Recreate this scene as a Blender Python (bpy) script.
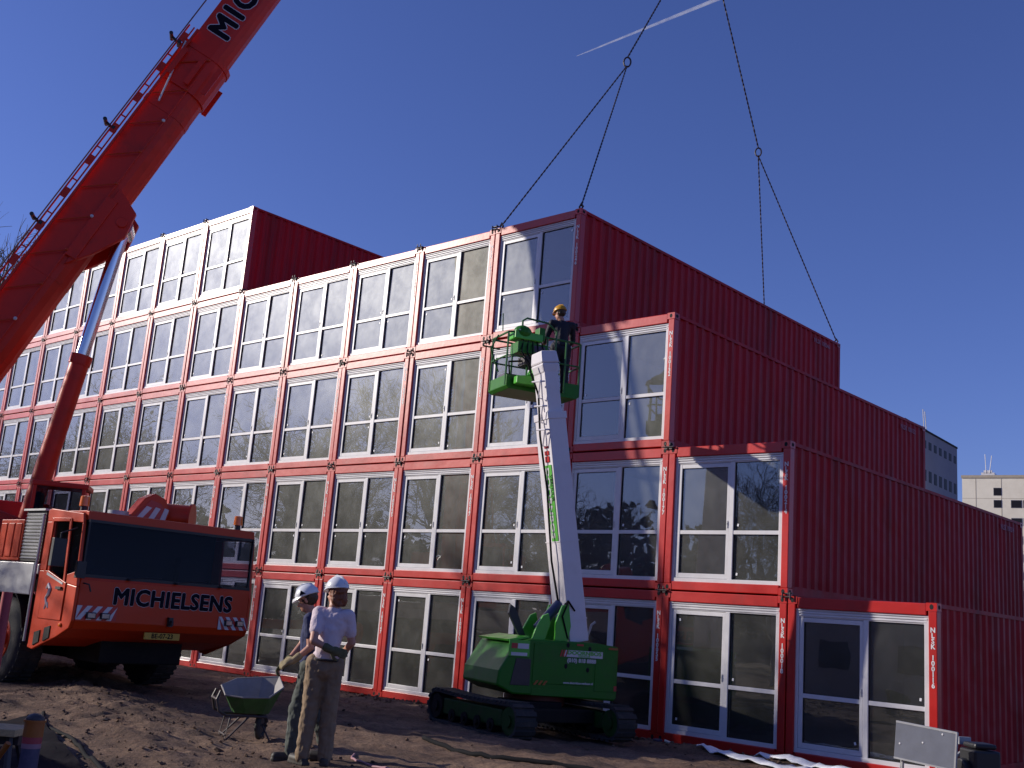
import bpy, bmesh, math, random
import numpy as np
from mathutils import Vector, Matrix, noise as mnoise

for o in list(bpy.data.objects): bpy.data.objects.remove(o)
S = bpy.context.scene
COL = S.collection
rad = math.radians
random.seed(7)

# ------------------------------------------------------------------ camera
CAM = Vector((6.21684, -16.4989, 1.87191))
YAW, PITCH, ROLL, FPX = -0.74246, 0.21323, 0.07691, 1082.83
cd = bpy.data.cameras.new('camera'); cam = bpy.data.objects.new('camera', cd); COL.objects.link(cam)
f_ = Vector((math.sin(YAW)*math.cos(PITCH), math.cos(YAW)*math.cos(PITCH), math.sin(PITCH)))
r_ = Vector((math.cos(YAW), -math.sin(YAW), 0)); u_ = r_.cross(f_)
R2 = r_*math.cos(ROLL)+u_*math.sin(ROLL); U2 = u_*math.cos(ROLL)-r_*math.sin(ROLL)
m = Matrix((R2, U2, -f_)).transposed().to_4x4(); m.translation = CAM
cam.matrix_world = m
cd.sensor_width = 36; cd.lens = FPX*36/1024; cd.clip_start = .1; cd.clip_end = 20000
S.camera = cam

# ------------------------------------------------------------------ light
SUN_D = Vector((-.793, -.509, .345)).normalized()        # towards the sun
SUN_EL = math.asin(SUN_D.z); SUN_AZ = math.atan2(SUN_D.x, SUN_D.y)
w = bpy.data.worlds.new('World'); S.world = w; w.use_nodes = True
wn = w.node_tree.nodes; wl = w.node_tree.links
bg = wn['Background']; sky = wn.new('ShaderNodeTexSky'); sky.sky_type = 'NISHITA'
sky.sun_disc = False; sky.sun_elevation = SUN_EL; sky.sun_rotation = SUN_AZ
sky.altitude = 0; sky.air_density = 1.0; sky.dust_density = .35; sky.ozone_density = 2.2
bg.inputs[1].default_value = .084
tn = wn.new('ShaderNodeVectorMath'); tn.operation = 'MULTIPLY'; tn.inputs[1].default_value = (.74, .80, 1.48)
wl.new(sky.outputs[0], tn.inputs[0]); wl.new(tn.outputs[0], bg.inputs[0])
sl = bpy.data.lights.new('sun', 'SUN'); sl.energy = 4.6; sl.angle = rad(.53); sl.color = (1, .93, .82)
so = bpy.data.objects.new('sun', sl); COL.objects.link(so)
so.rotation_euler = (-SUN_D).to_track_quat('-Z', 'Y').to_euler(); so.location = (-30, -30, 40)
S.view_settings.view_transform = 'Standard'; S.view_settings.look = 'None'
S.view_settings.exposure = 0.0; S.view_settings.gamma = 1; S.view_settings.use_curve_mapping = False
S.cycles.max_bounces = 8; S.cycles.transparent_max_bounces = 16

# ------------------------------------------------------------------ materials
def mat(name, col, rough=.5, metal=0, var=.12, vscale=3, bump=0, bscale=60, spec=.5, dirt=None, dscale=1.2, damt=.4, coat=0, stretch=None, objvar=0, dents=0, crough=.15):
    """plain principled paint / cloth / soil with noise variation, stains and bump"""
    M = bpy.data.materials.new(name); M.use_nodes = True; n = M.node_tree.nodes; l = M.node_tree.links
    b = n['Principled BSDF']
    b.inputs['Roughness'].default_value = rough; b.inputs['Metallic'].default_value = metal
    b.inputs['Specular IOR Level'].default_value = spec; b.inputs['Coat Weight'].default_value = coat
    b.inputs['Coat Roughness'].default_value = crough
    tc = n.new('ShaderNodeTexCoord'); mp = n.new('ShaderNodeMapping'); l.new(tc.outputs['Object'], mp.inputs[0])
    if stretch: mp.inputs['Scale'].default_value = stretch
    oi = n.new('ShaderNodeObjectInfo')
    if objvar:
        so_ = n.new('ShaderNodeVectorMath'); so_.operation = 'SCALE'; so_.inputs[0].default_value = (37, 19, 29); l.new(oi.outputs['Random'], so_.inputs[3]); l.new(so_.outputs[0], mp.inputs['Location'])
    nz = n.new('ShaderNodeTexNoise'); nz.inputs['Scale'].default_value = vscale; nz.inputs['Detail'].default_value = 8
    nz.inputs['Roughness'].default_value = .65
    l.new(mp.outputs[0], nz.inputs[0])
    rp = n.new('ShaderNodeValToRGB'); c = Vector(col[:3])
    rp.color_ramp.elements[0].position = .3; rp.color_ramp.elements[1].position = .72
    rp.color_ramp.elements[0].color = (*(c*(1-var)), 1); rp.color_ramp.elements[1].color = (*[min(1, x) for x in c*(1+var)], 1)
    l.new(nz.outputs[0], rp.inputs[0]); out = rp.outputs[0]
    if dirt:
        n2 = n.new('ShaderNodeTexNoise'); n2.inputs['Scale'].default_value = dscale; n2.inputs['Detail'].default_value = 10
        n2.inputs['Roughness'].default_value = .7; l.new(mp.outputs[0], n2.inputs[0])
        r2 = n.new('ShaderNodeMapRange'); r2.inputs[1].default_value = .5; r2.inputs[2].default_value = .75; r2.inputs[4].default_value = damt
        l.new(n2.outputs[0], r2.inputs[0])
        mx = n.new('ShaderNodeMix'); mx.data_type = 'RGBA'; l.new(r2.outputs[0], mx.inputs[0]); l.new(out, mx.inputs[6]); mx.inputs[7].default_value = (*dirt, 1)
        out = mx.outputs[2]
    if objvar:
        hv = n.new('ShaderNodeHueSaturation'); mv = n.new('ShaderNodeMapRange'); mv.inputs[3].default_value = 1-objvar; mv.inputs[4].default_value = 1+objvar
        l.new(oi.outputs['Random'], mv.inputs[0]); l.new(mv.outputs[0], hv.inputs['Value']); l.new(out, hv.inputs['Color']); out = hv.outputs[0]
    l.new(out, b.inputs['Base Color'])
    rr = n.new('ShaderNodeMapRange'); rr.inputs[3].default_value = max(0, rough-.07); rr.inputs[4].default_value = min(1, rough+.1)
    l.new(nz.outputs[0], rr.inputs[0]); l.new(rr.outputs[0], b.inputs['Roughness'])
    if bump:
        n3 = n.new('ShaderNodeTexNoise'); n3.inputs['Scale'].default_value = bscale; n3.inputs['Detail'].default_value = 6; l.new(mp.outputs[0], n3.inputs[0])
        bp = n.new('ShaderNodeBump'); bp.inputs['Strength'].default_value = 1; bp.inputs['Distance'].default_value = bump
        l.new(n3.outputs[0], bp.inputs['Height']); l.new(bp.outputs[0], b.inputs['Normal'])
        if dents:
            n4 = n.new('ShaderNodeTexNoise'); n4.inputs['Scale'].default_value = 1.1; n4.inputs['Detail'].default_value = 2; l.new(tc.outputs['Object'], n4.inputs[0])
            b4 = n.new('ShaderNodeBump'); b4.inputs['Strength'].default_value = 1; b4.inputs['Distance'].default_value = dents; l.new(n4.outputs[0], b4.inputs['Height']); l.new(b4.outputs[0], bp.inputs['Normal'])
    return M

def glass_mat(name, tint=(.62, .66, .64), dust=.068, rough=.008, wave=.0012, ior=1.95):
    M = bpy.data.materials.new(name); M.use_nodes = True; n = M.node_tree.nodes; l = M.node_tree.links
    for x in list(n):
        if x.type != 'OUTPUT_MATERIAL': n.remove(x)
    o = n['Material Output'] if 'Material Output' in n else n.new('ShaderNodeOutputMaterial')
    tr = n.new('ShaderNodeBsdfTransparent'); tr.inputs[0].default_value = (*tint, 1)
    gl = n.new('ShaderNodeBsdfGlossy'); gl.inputs['Roughness'].default_value = rough; gl.inputs[0].default_value = (.92, .95, 1, 1)
    fr = n.new('ShaderNodeFresnel'); ge = n.new('ShaderNodeNewGeometry'); io = n.new('ShaderNodeMapRange')
    io.inputs[3].default_value = ior; io.inputs[4].default_value = 1/ior; l.new(ge.outputs['Backfacing'], io.inputs[0]); l.new(io.outputs[0], fr.inputs[0])
    mx = n.new('ShaderNodeMixShader'); l.new(fr.outputs[0], mx.inputs[0]); l.new(tr.outputs[0], mx.inputs[1]); l.new(gl.outputs[0], mx.inputs[2])
    tc = n.new('ShaderNodeTexCoord'); nz = n.new('ShaderNodeTexNoise'); nz.inputs['Scale'].default_value = 2.2; nz.inputs['Detail'].default_value = 1
    l.new(tc.outputs['Object'], nz.inputs[0])
    bp = n.new('ShaderNodeBump'); bp.inputs['Distance'].default_value = wave; bp.inputs['Strength'].default_value = 1
    l.new(nz.outputs[0], bp.inputs['Height']); l.new(bp.outputs[0], gl.inputs['Normal'])
    # grime film
    df = n.new('ShaderNodeBsdfDiffuse'); df.inputs[0].default_value = (.42, .40, .36, 1)
    sh = n.new('ShaderNodeBsdfGlossy'); sh.inputs['Roughness'].default_value = .40
    ad = n.new('ShaderNodeMixShader'); ad.inputs[0].default_value = .50; l.new(df.outputs[0], ad.inputs[1]); l.new(sh.outputs[0], ad.inputs[2])
    n2 = n.new('ShaderNodeTexNoise'); n2.inputs['Scale'].default_value = 1.7; n2.inputs['Detail'].default_value = 9; n2.inputs['Roughness'].default_value = .72
    oi = n.new('ShaderNodeObjectInfo'); va = n.new('ShaderNodeVectorMath'); va.operation = 'ADD'
    sc = n.new('ShaderNodeVectorMath'); sc.operation = 'SCALE'; sc.inputs[0].default_value = (31, 17, 23); l.new(oi.outputs['Random'], sc.inputs[3])
    l.new(tc.outputs['Object'], va.inputs[0]); l.new(sc.outputs[0], va.inputs[1]); l.new(va.outputs[0], n2.inputs[0])
    mr = n.new('ShaderNodeMapRange'); mr.inputs[1].default_value = .38; mr.inputs[2].default_value = .75; mr.inputs[3].default_value = dust*.75; mr.inputs[4].default_value = dust*1.45
    l.new(n2.outputs[0], mr.inputs[0])
    m2 = n.new('ShaderNodeMixShader'); l.new(mr.outputs[0], m2.inputs[0]); l.new(mx.outputs[0], m2.inputs[1]); l.new(ad.outputs[0], m2.inputs[2])
    l.new(m2.outputs[0], o.inputs[0]); return M

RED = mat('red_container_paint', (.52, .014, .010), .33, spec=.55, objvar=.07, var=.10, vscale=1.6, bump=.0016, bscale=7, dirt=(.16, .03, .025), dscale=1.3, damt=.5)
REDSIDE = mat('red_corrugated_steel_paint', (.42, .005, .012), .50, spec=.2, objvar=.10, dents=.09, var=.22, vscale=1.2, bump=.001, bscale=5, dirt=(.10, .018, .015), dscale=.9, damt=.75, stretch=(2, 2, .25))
BLACKHOLE = mat('black_opening', (.008, .006, .006), .8)
DARKSTEEL = mat('dark_steel', (.05, .035, .035), .5, var=.3, bump=.002)
WHITE = mat('white_window_plastic', (.68, .66, .67), .33, objvar=.04, var=.05, vscale=4, dirt=(.45, .42, .4), dscale=3, damt=.25)
SEAL = mat('black_rubber_seal', (.02, .02, .02), .6)
WOOD = mat('raw_timber', (.55, .36, .17), .75, var=.25, vscale=8, stretch=(1, 6, 6), bump=.002, bscale=30)
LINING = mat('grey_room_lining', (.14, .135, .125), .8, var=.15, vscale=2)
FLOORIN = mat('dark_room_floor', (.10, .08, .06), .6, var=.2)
GLASS = glass_mat('dusty_window_glass')
STICKP = mat('faded_pink_stencil_paint', (.42, .14, .18), .6)
STICK = mat('white_sticker', (.8, .8, .82), .4)
LETTER = mat('white_stencil_paint', (.72, .68, .68), .5, var=.15, vscale=20)
CRANE = mat('orange_crane_paint', (.58, .042, .005), .36, spec=.35, dents=.02, var=.08, vscale=1.5, bump=.0008, bscale=3, dirt=(.25, .05, .02), dscale=1.5, damt=.35)
BOOMRED = mat('red_boom_paint', (.68, .024, .006), .40, spec=.35, dents=.03, var=.12, vscale=.8, bump=.001, bscale=3, dirt=(.16, .02, .012), dscale=.9, damt=.6)
GREYMET = mat('grey_aluminium', (.42, .42, .43), .45, .3, var=.1, vscale=6, dirt=(.2, .18, .16), damt=.5)
CHROME = mat('chrome_rod', (.62, .64, .70), .16, 1, var=.04)
BLACK = mat('black_plastic', (.018, .018, .02), .45, var=.2)
CHASSIS = mat('dark_chassis_paint', (.012, .010, .010), .75, spec=.2, var=.3, dirt=(.04, .03, .02), damt=.6)
DGREEN = mat('muddy_dark_green_paint', (.012, .055, .008), .6, spec=.2, var=.3, dirt=(.06, .04, .028), dscale=4, damt=.8)
TYRE = mat('dusty_tyre_rubber', (.03, .028, .027), .8, var=.25, dirt=(.11, .085, .065), dscale=4, damt=.7, bump=.003, bscale=30)
NAVYLET = mat('navy_lettering', (.008, .008, .016), .8, spec=.1)
AMBER = mat('amber_beacon_plastic', (.95, .20, .005), .2, coat=.5)
CABGLASS = glass_mat('dark_cab_glass', (.62, .63, .70), .002, .01, .0004, 1.16)
SEAT = mat('dark_seat_fabric', (.025, .025, .04), .8)
PLATE = mat('yellow_number_plate', (.55, .32, .03), .4)
SIGNRED = mat('warning_red', (.48, .02, .02), .35)
SIGNWHITE = mat('warning_white', (.62, .60, .60), .35, var=.1)
LAMPG = mat('headlamp_glass', (.35, .36, .38), .1, .6)
GREEN = mat('green_lift_paint', (.020, .16, .008), .45, spec=.3, dents=.02, var=.12, vscale=2.5, dirt=(.05, .09, .03), dscale=2.2, damt=.5, bump=.001, bscale=4)
BGREEN = mat('bright_green_paint', (.07, .42, .03), .33, var=.12, vscale=3)
WBOOM = mat('white_lift_paint', (.72, .68, .70), .38, var=.05, vscale=1.3, dirt=(.5, .45, .42), dscale=2, damt=.3)
LETGREEN = mat('green_lettering', (.10, .42, .05), .4)
HOSE = mat('black_rubber_hose', (.010, .010, .012), .85, spec=.15)
ROPE = mat('dark_steel_rope', (.045, .035, .05), .45, .3, var=.4, vscale=12)
SHADESHEET = mat('black_shade_sheet', (.010, .008, .012), .9, spec=.1, var=.3, bump=.01, bscale=4)  # near black, carries the shade of the lower left ground as colour
SKIN = mat('skin', (.50, .24, .16), .5, var=.12, vscale=12)
HAIR = mat('reddish_brown_hair', (.20, .055, .018), .6, var=.5, vscale=40, bump=.006, bscale=90, stretch=(1, 1, .3))
HAIRD = mat('dark_hair', (.06, .035, .02), .6, var=.5, vscale=40, bump=.004, bscale=90)
TEE = mat('white_cotton_shirt', (.66, .54, .57), .85, var=.08, vscale=4, bump=.02, bscale=9, stretch=(1, 1, .45))
NAVY = mat('navy_cotton_shirt', (.025, .032, .10), .85, var=.2, vscale=4, bump=.018, bscale=9, stretch=(1, 1, .5))
JACKET = mat('black_work_jacket', (.012, .012, .022), .75, var=.3, bump=.02, bscale=9)
KHAKI = mat('brown_work_trousers', (.24, .165, .10), .9, var=.22, vscale=5, bump=.028, bscale=7, stretch=(1, 1, .35), dirt=(.10, .07, .05), dscale=4, damt=.6)
GREYT = mat('dark_grey_trousers', (.075, .085, .075), .9, var=.25, vscale=5, bump=.025, bscale=7, stretch=(1, 1, .35), dirt=(.14, .12, .1), dscale=4, damt=.4)
BOOT = mat('black_leather_boot', (.03, .024, .02), .6, var=.3, dirt=(.12, .09, .06), dscale=9, damt=.7)
GLOVEM = mat('olive_work_glove', (.10, .095, .045), .85, var=.3, vscale=20)
GLOVET = mat('tan_work_glove', (.30, .24, .13), .85, var=.25, vscale=20)
HELMW = mat('white_helmet_plastic', (.74, .74, .76), .28, var=.03)
HELMY = mat('yellow_helmet_plastic', (.60, .30, .012), .35, var=.04)
BARROW = mat('green_barrow_paint', (.025, .10, .022), .5, var=.3, vscale=8, dirt=(.10, .09, .07), dscale=6, damt=.6)
GALV = mat('grey_zinc_tray', (.26, .24, .23), .6, 0, var=.15, vscale=6, dirt=(.2, .16, .13), dscale=5, damt=.5)
LIME = mat('lime_spray_paint', (.30, .62, .04), .5, var=.2, vscale=10)
PLASTW = mat('white_plastic_sheet', (.82, .82, .85), .4, var=.05, bump=.01, bscale=6)
POSTRED = mat('faded_red_plastic', (.42, .05, .06), .55, var=.15, dirt=(.2, .08, .08), damt=.5)
ORANGE = mat('orange_plastic', (.38, .10, .008), .5, var=.2, dirt=(.25, .12, .05), dscale=8, damt=.6)
BLUEG = mat('blue_grey_paint', (.07, .06, .11), .6, var=.2, dirt=(.2, .12, .18), dscale=6, damt=.5)
PINKP = mat('pale_pink_band', (.36, .18, .21), .6)
BARK = mat('grey_brown_bark', (.11, .085, .065), .9, var=.35, vscale=8, bump=.02, bscale=14)
CONC = mat('beige_concrete', (.74, .69, .58), .85, var=.10, vscale=.25, dirt=(.36, .31, .24), dscale=.12, damt=.5)
CONCD = mat('dark_grey_concrete', (.24, .24, .28), .8, var=.12, vscale=.2)
WINDK = mat('dark_window_glass', (.012, .012, .018), .5, .0, spec=.15)
TRAIL = None

# ------------------------------------------------------------------ mesh helpers
def V(*a): return Vector(a)
class MB:
    def __init__(s): s.v = []; s.f = []; s.m = []
    def add(s, vs, fs, mi=0, M=None):
        k = len(s.v)
        s.v += [tuple(M @ Vector(p)) if M is not None else tuple(p) for p in vs]
        for f in fs: s.f.append([k+i for i in f]); s.m.append(mi)
        return s
    def box(s, a, b, mi=0, M=None):
        x0, y0, z0 = [min(p, q) for p, q in zip(a, b)]; x1, y1, z1 = [max(p, q) for p, q in zip(a, b)]
        vs = [(x0, y0, z0), (x1, y0, z0), (x1, y1, z0), (x0, y1, z0), (x0, y0, z1), (x1, y0, z1), (x1, y1, z1), (x0, y1, z1)]
        return s.add(vs, [(0, 3, 2, 1), (4, 5, 6, 7), (0, 1, 5, 4), (1, 2, 6, 5), (2, 3, 7, 6), (3, 0, 4, 7)], mi, M)
    def prism(s, poly, a, b, axis='y', mi=0, M=None):
        """poly: 2-D outline, extruded a..b along the axis"""
        def P(u, w, t): return {'y': (u, t, w), 'x': (t, u, w), 'z': (u, w, t)}[axis]
        n = len(poly); vs = [P(u, w_, a) for u, w_ in poly]+[P(u, w_, b) for u, w_ in poly]
        fs = [tuple(range(n)), tuple(range(2*n-1, n-1, -1))]+[(i, i+n, (i+1) % n+n, (i+1) % n) for i in range(n)]
        return s.add(vs, fs, mi, M)
    def tube(s, path, r, n=8, mi=0, M=None, closed=False, cap=True):
        path = [Vector(p) for p in path]; L = len(path); rs = r if isinstance(r, (list, tuple)) else [r]*L
        vs = []; prev = None
        for i, p in enumerate(path):
            if closed: d = (path[(i+1) % L]-path[i-1]).normalized()
            else: d = (path[min(i+1, L-1)]-path[max(i-1, 0)]).normalized()
            if prev is None:
                a = Vector((0, 0, 1)) if abs(d.z) < .9 else Vector((1, 0, 0)); x = d.cross(a).normalized()
            else: x = (prev-d*prev.dot(d)).normalized()
            prev = x; y = d.cross(x)
            for k in range(n):
                t = 2*math.pi*k/n; vs.append(p+(x*math.cos(t)+y*math.sin(t))*rs[i])
        fs = []
        for i in range(L if closed else L-1):
            for k in range(n):
                j = (i+1) % L; fs.append((i*n+k, i*n+(k+1) % n, j*n+(k+1) % n, j*n+k))
        if not closed and cap: fs += [tuple(range(n))[::-1], tuple(range((L-1)*n, L*n))]
        return s.add(vs, fs, mi, M)
    def cyl(s, p, q, r, r2=None, n=20, mi=0, M=None): return s.tube([p, q], [r, r if r2 is None else r2], n, mi, M)
    def ell(s, c, rx, ry, rz, mi=0, M=None, nu=14, nv=9, zmin=-1):
        vs = []; fs = []; c = Vector(c)
        for j in range(nv+1):
            ph = -math.pi/2+math.pi*j/nv; z = max(math.sin(ph), zmin); cr = math.cos(ph)
            for i in range(nu):
                t = 2*math.pi*i/nu; vs.append(c+Vector((cr*math.cos(t)*rx, cr*math.sin(t)*ry, z*rz)))
        for j in range(nv):
            for i in range(nu): fs.append((j*nu+i, j*nu+(i+1) % nu, (j+1)*nu+(i+1) % nu, (j+1)*nu+i))
        return s.add(vs, fs, mi, M)
    def mesh(s, name, mats, bevel=0, smooth=False, seg=2, world=None, weld=False):
        me = bpy.data.meshes.new(name)
        v = s.v
        if world is not None: v = [tuple(Vector(p)-world) for p in v]
        me.from_pydata(v, [], s.f)
        if not isinstance(mats, (list, tuple)): mats = [mats]
        for M in mats: me.materials.append(M)
        if len(mats) > 1: me.polygons.foreach_set('material_index', s.m)
        bm = bmesh.new(); bm.from_mesh(me)
        if weld: bmesh.ops.remove_doubles(bm, verts=bm.verts, dist=1e-4)
        bmesh.ops.recalc_face_normals(bm, faces=bm.faces); bm.to_mesh(me); bm.free()
        if bevel:
            o = bpy.data.objects.new('tmp', me); COL.objects.link(o)
            b = o.modifiers.new('b', 'BEVEL'); b.width = bevel; b.segments = seg; b.limit_method = 'ANGLE'; b.angle_limit = rad(35)
            m2 = bake(o); m2.name = name; me = m2
        if smooth:
            me.polygons.foreach_set('use_smooth', [True]*len(me.polygons))
            if smooth == 'auto':
                try: me.set_sharp_from_angle(angle=rad(40))
                except Exception: pass
        me.update(); return me
def bake(o):
    dg = bpy.context.evaluated_depsgraph_get(); dg.update()
    me = bpy.data.meshes.new_from_object(o.evaluated_get(dg)); old = o.data; bpy.data.objects.remove(o)
    return me
def inst(name, me, parent=None, loc=(0, 0, 0), rot=(0, 0, 0), label=None):
    o = bpy.data.objects.new(name, me); COL.objects.link(o); o.location = loc; o.rotation_euler = rot
    if parent: o.parent = parent
    if label: o['label'] = label
    return o
def part(name, mb, mats, parent=None, bevel=0, smooth=False, world=False, label=None, weld=False):
    wv = None
    if world and parent:
        wv = Vector(parent.location); q = parent.parent
        while q: wv += Vector(q.location); q = q.parent
    return inst(name, mb.mesh(name, mats, bevel, smooth, world=wv, weld=weld), parent, label=label)
def thing(name, label, cat, loc=(0, 0, 0), rz=0, group=None):
    o = bpy.data.objects.new(name, None); COL.objects.link(o); o.location = loc; o.rotation_euler = (0, 0, rz); o.empty_display_size = .3
    return tag(o, label, cat, group)
def tag(o, label=None, cat=None, group=None, kind=None):
    if label: o['label'] = label
    if cat: o['category'] = cat
    if group: o['group'] = group
    if kind: o['kind'] = kind
    return o
_tx = {}
def text_geo(t, size=1, bold=.0, extrude=.002, space=1.0, line=1.0, align='CENTER'):
    key = (t, size, bold, extrude, space, line, align)
    if key in _tx: return _tx[key]
    cu = bpy.data.curves.new('t', 'FONT'); cu.body = t; cu.size = size; cu.extrude = extrude
    cu.space_character = space; cu.space_line = line; cu.align_x = align; cu.align_y = 'CENTER'; cu.resolution_u = 3
    o = bpy.data.objects.new('t', cu); COL.objects.link(o); me = bake(o)
    g = ([tuple(v.co) for v in me.vertices], [tuple(p.vertices) for p in me.polygons]); bpy.data.meshes.remove(me)
    if bold:   # heavier strokes: copies nudged sideways, each a hair behind the last
        V0, F0 = g; vs = []; fs = []
        for k, (dx, dy) in enumerate(((0, 0), (bold, 0), (-bold, 0), (0, bold), (0, -bold), (bold*.7, bold*.7), (-bold*.7, -bold*.7), (bold*.7, -bold*.7), (-bold*.7, bold*.7))):
            n0 = len(vs); vs += [(x+dx, y+dy, z*(1-.06*k)) for x, y, z in V0]; fs += [tuple(i+n0 for i in f) for f in F0]
        g = (vs, fs)
    _tx[key] = g
    return g
def frame(o, x, y, z=None):
    x = Vector(x).normalized(); y = Vector(y); y = (y-x*y.dot(x)).normalized(); z = x.cross(y)
    m = Matrix((x, y, z)).transposed().to_4x4(); m.translation = Vector(o); return m
ORD = ['rightmost', 'second', 'third', 'fourth', 'fifth', 'sixth', 'seventh', 'eighth', 'ninth', 'tenth', 'eleventh', 'twelfth', 'thirteenth', 'fourteenth', 'fifteenth', 'sixteenth', 'seventeenth']

# ------------------------------------------------------------------ ground
def ground_z(x, y):
    t = min(max((-y-1.0)/6.0, 0), 1); t = t*t*(3-2*t)
    z = .06+.24*t
    if y > -.6: z = .06-.10*min((y+.6)/.5, 1)
    if x > 2.2: z += .05
    d = math.hypot((x+5)/3.2, (y+12.6)/1.2)
    if -30 < x < 30 and -40 < y < -.35:
        k = min(1, (-y-.35)/.8)
        z += k*(.06*mnoise.noise((x*.5, y*.5, 0))+.035*mnoise.noise((x*1.7, y*1.7, 3))+.03*mnoise.noise((x*5, y*5, 5))+.016*mnoise.noise((x*13, y*13, 7)))
        z += k*.035*mnoise.noise((x*.45, y*3.4+.6*x, 21))+k*.015*mnoise.noise((x*1.5, y*9+x, 22))
        # rutted track along the facade
        z -= k*.05*math.exp(-((y+5.2)/.35)**2)*(1+.5*mnoise.noise((x*.8, 0, 9)))
        z -= k*.05*math.exp(-((y+7.5)/.35)**2)*(1+.5*mnoise.noise((x*.8, 4, 9)))
        # dug-up strip of clods
        e = math.exp(-(((x+5.5)*.35+(y+9.6)*.9)/.7)**2)*min(1, max(0, (-x-2.6)/2))
        z += e*(.07+.10*abs(mnoise.noise((x*2, y*2, 11)))+.05*mnoise.noise((x*7, y*7, 12)))
        e = math.exp(-((y+1.15)/.35)**2)
        z += e*.05*(1+mnoise.noise((x*1.3, 1, 13))+mnoise.noise((x*6, y*6, 14)))
    if y < -55: z += min(3.2, (-y-55)*.16)*(1+.12*mnoise.noise((x*.05, y*.05, 1)))
    return z
def axis(lo, hi, a, b, d):
    c = list(np.arange(a, b+1e-6, d)); g = d
    up = [b]; 
    while up[-1] < hi: g = min(g*1.25, 60); up.append(up[-1]+g)
    dn = [a]; g = d
    while dn[-1] > lo: g = min(g*1.25, 60); dn.append(dn[-1]-g)
    return dn[::-1][:-1]+c+up[1:]
xs = axis(-1500, 1500, -15, 4, .07); ys = axis(-1500, 1500, -13.2, -.3, .07)
gv = [(x, y, ground_z(x, y)) for y in ys for x in xs]; nx = len(xs)
gf = [(j*nx+i, j*nx+i+1, (j+1)*nx+i+1, (j+1)*nx+i) for j in range(len(ys)-1) for i in range(nx-1)]
me = bpy.data.meshes.new('ground'); me.from_pydata(gv, [], gf); me.polygons.foreach_set('use_smooth', [True]*len(gf))
def soil():
    M = bpy.data.materials.new('bare_building_site_soil'); M.use_nodes = True; n = M.node_tree.nodes; l = M.node_tree.links; b = n['Principled BSDF']
    tc = n.new('ShaderNodeTexCoord')
    def nz(s, d=8, r=.65):
        q = n.new('ShaderNodeTexNoise'); q.inputs['Scale'].default_value = s; q.inputs['Detail'].default_value = d; q.inputs['Roughness'].default_value = r; l.new(tc.outputs['Object'], q.inputs[0]); return q
    a = nz(.9); r = n.new('ShaderNodeValToRGB'); e = r.color_ramp.elements
    e[0].position = .32; e[0].color = (.075, .042, .028, 1); e[1].position = .68; e[1].color = (.31, .195, .125, 1)
    k = e.new(.5); k.color = (.18, .105, .068, 1); l.new(a.outputs[0], r.inputs[0])
    c = nz(22, 6, .75); r2 = n.new('ShaderNodeMapRange'); r2.inputs[1].default_value = .35; r2.inputs[2].default_value = .7; r2.inputs[3].default_value = .55; r2.inputs[4].default_value = 1.35; l.new(c.outputs[0], r2.inputs[0])
    mx = n.new('ShaderNodeMix'); mx.data_type = 'RGBA'; mx.blend_type = 'MULTIPLY'; mx.inputs[0].default_value = 1
    l.new(r.outputs[0], mx.inputs[6]); l.new(r2.outputs[0], mx.inputs[7]); l.new(mx.outputs[2], b.inputs['Base Color'])
    b.inputs['Roughness'].default_value = .92
    h1 = nz(9, 10, .75); bp = n.new('ShaderNodeBump'); bp.inputs['Distance'].default_value = .09; bp.inputs['Strength'].default_value = .9; l.new(h1.outputs[0], bp.inputs['Height']); l.new(bp.outputs[0], b.inputs['Normal'])
    return M
SOIL = soil(); me.materials.append(SOIL)
g = inst('ground', me); tag(g, 'brown churned bare soil of the building site', None, None, 'structure')
# loose clods of earth
mb = MB(); rnd = random.Random(3)
for i in range(2600):
    zone = rnd.random()
    if zone < .30:
        x = rnd.uniform(-11, -2.6); y = -9.6-(x+5.5)*.39+rnd.gauss(0, .75); s = abs(rnd.gauss(0, .012))+.006
    elif zone < .65: x = rnd.uniform(-16, 2); y = -1.0+rnd.gauss(0, .35); s = abs(rnd.gauss(0, .022))+.008
    else: x = rnd.uniform(-15, 3); y = rnd.uniform(-12, -.6); s = abs(rnd.gauss(0, .012))+.006
    if y > -.4: continue
    c = Vector((x, y, ground_z(x, y)+s*.3)); M = Matrix.Translation(c) @ Matrix.Rotation(rnd.uniform(0, 6), 4, 'Z') @ Matrix.Rotation(rnd.uniform(-.6, .6), 4, 'X')
    a = [s*rnd.uniform(.6, 1.3) for _ in range(6)]
    vs = [(a[0], 0, 0), (0, a[1], 0), (-a[2], 0, 0), (0, -a[3], 0), (s*.2, s*.1, a[4]*.8), (0, 0, -a[5]*.6), (s*.5, s*.55, s*.4), (-s*.5, -s*.5, s*.35)]
    mb.add(vs, [(0, 6, 4), (6, 1, 4), (1, 2, 4), (2, 7, 4), (7, 3, 4), (3, 0, 4), (0, 1, 6), (2, 3, 7), (1, 0, 5), (2, 1, 5), (3, 2, 5), (0, 3, 5)], 0, M)
o = part('soil_clods', mb, SOIL); tag(o, 'loose crumbs and clods of brown earth scattered over the site', 'earth', kind='stuff')

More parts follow.
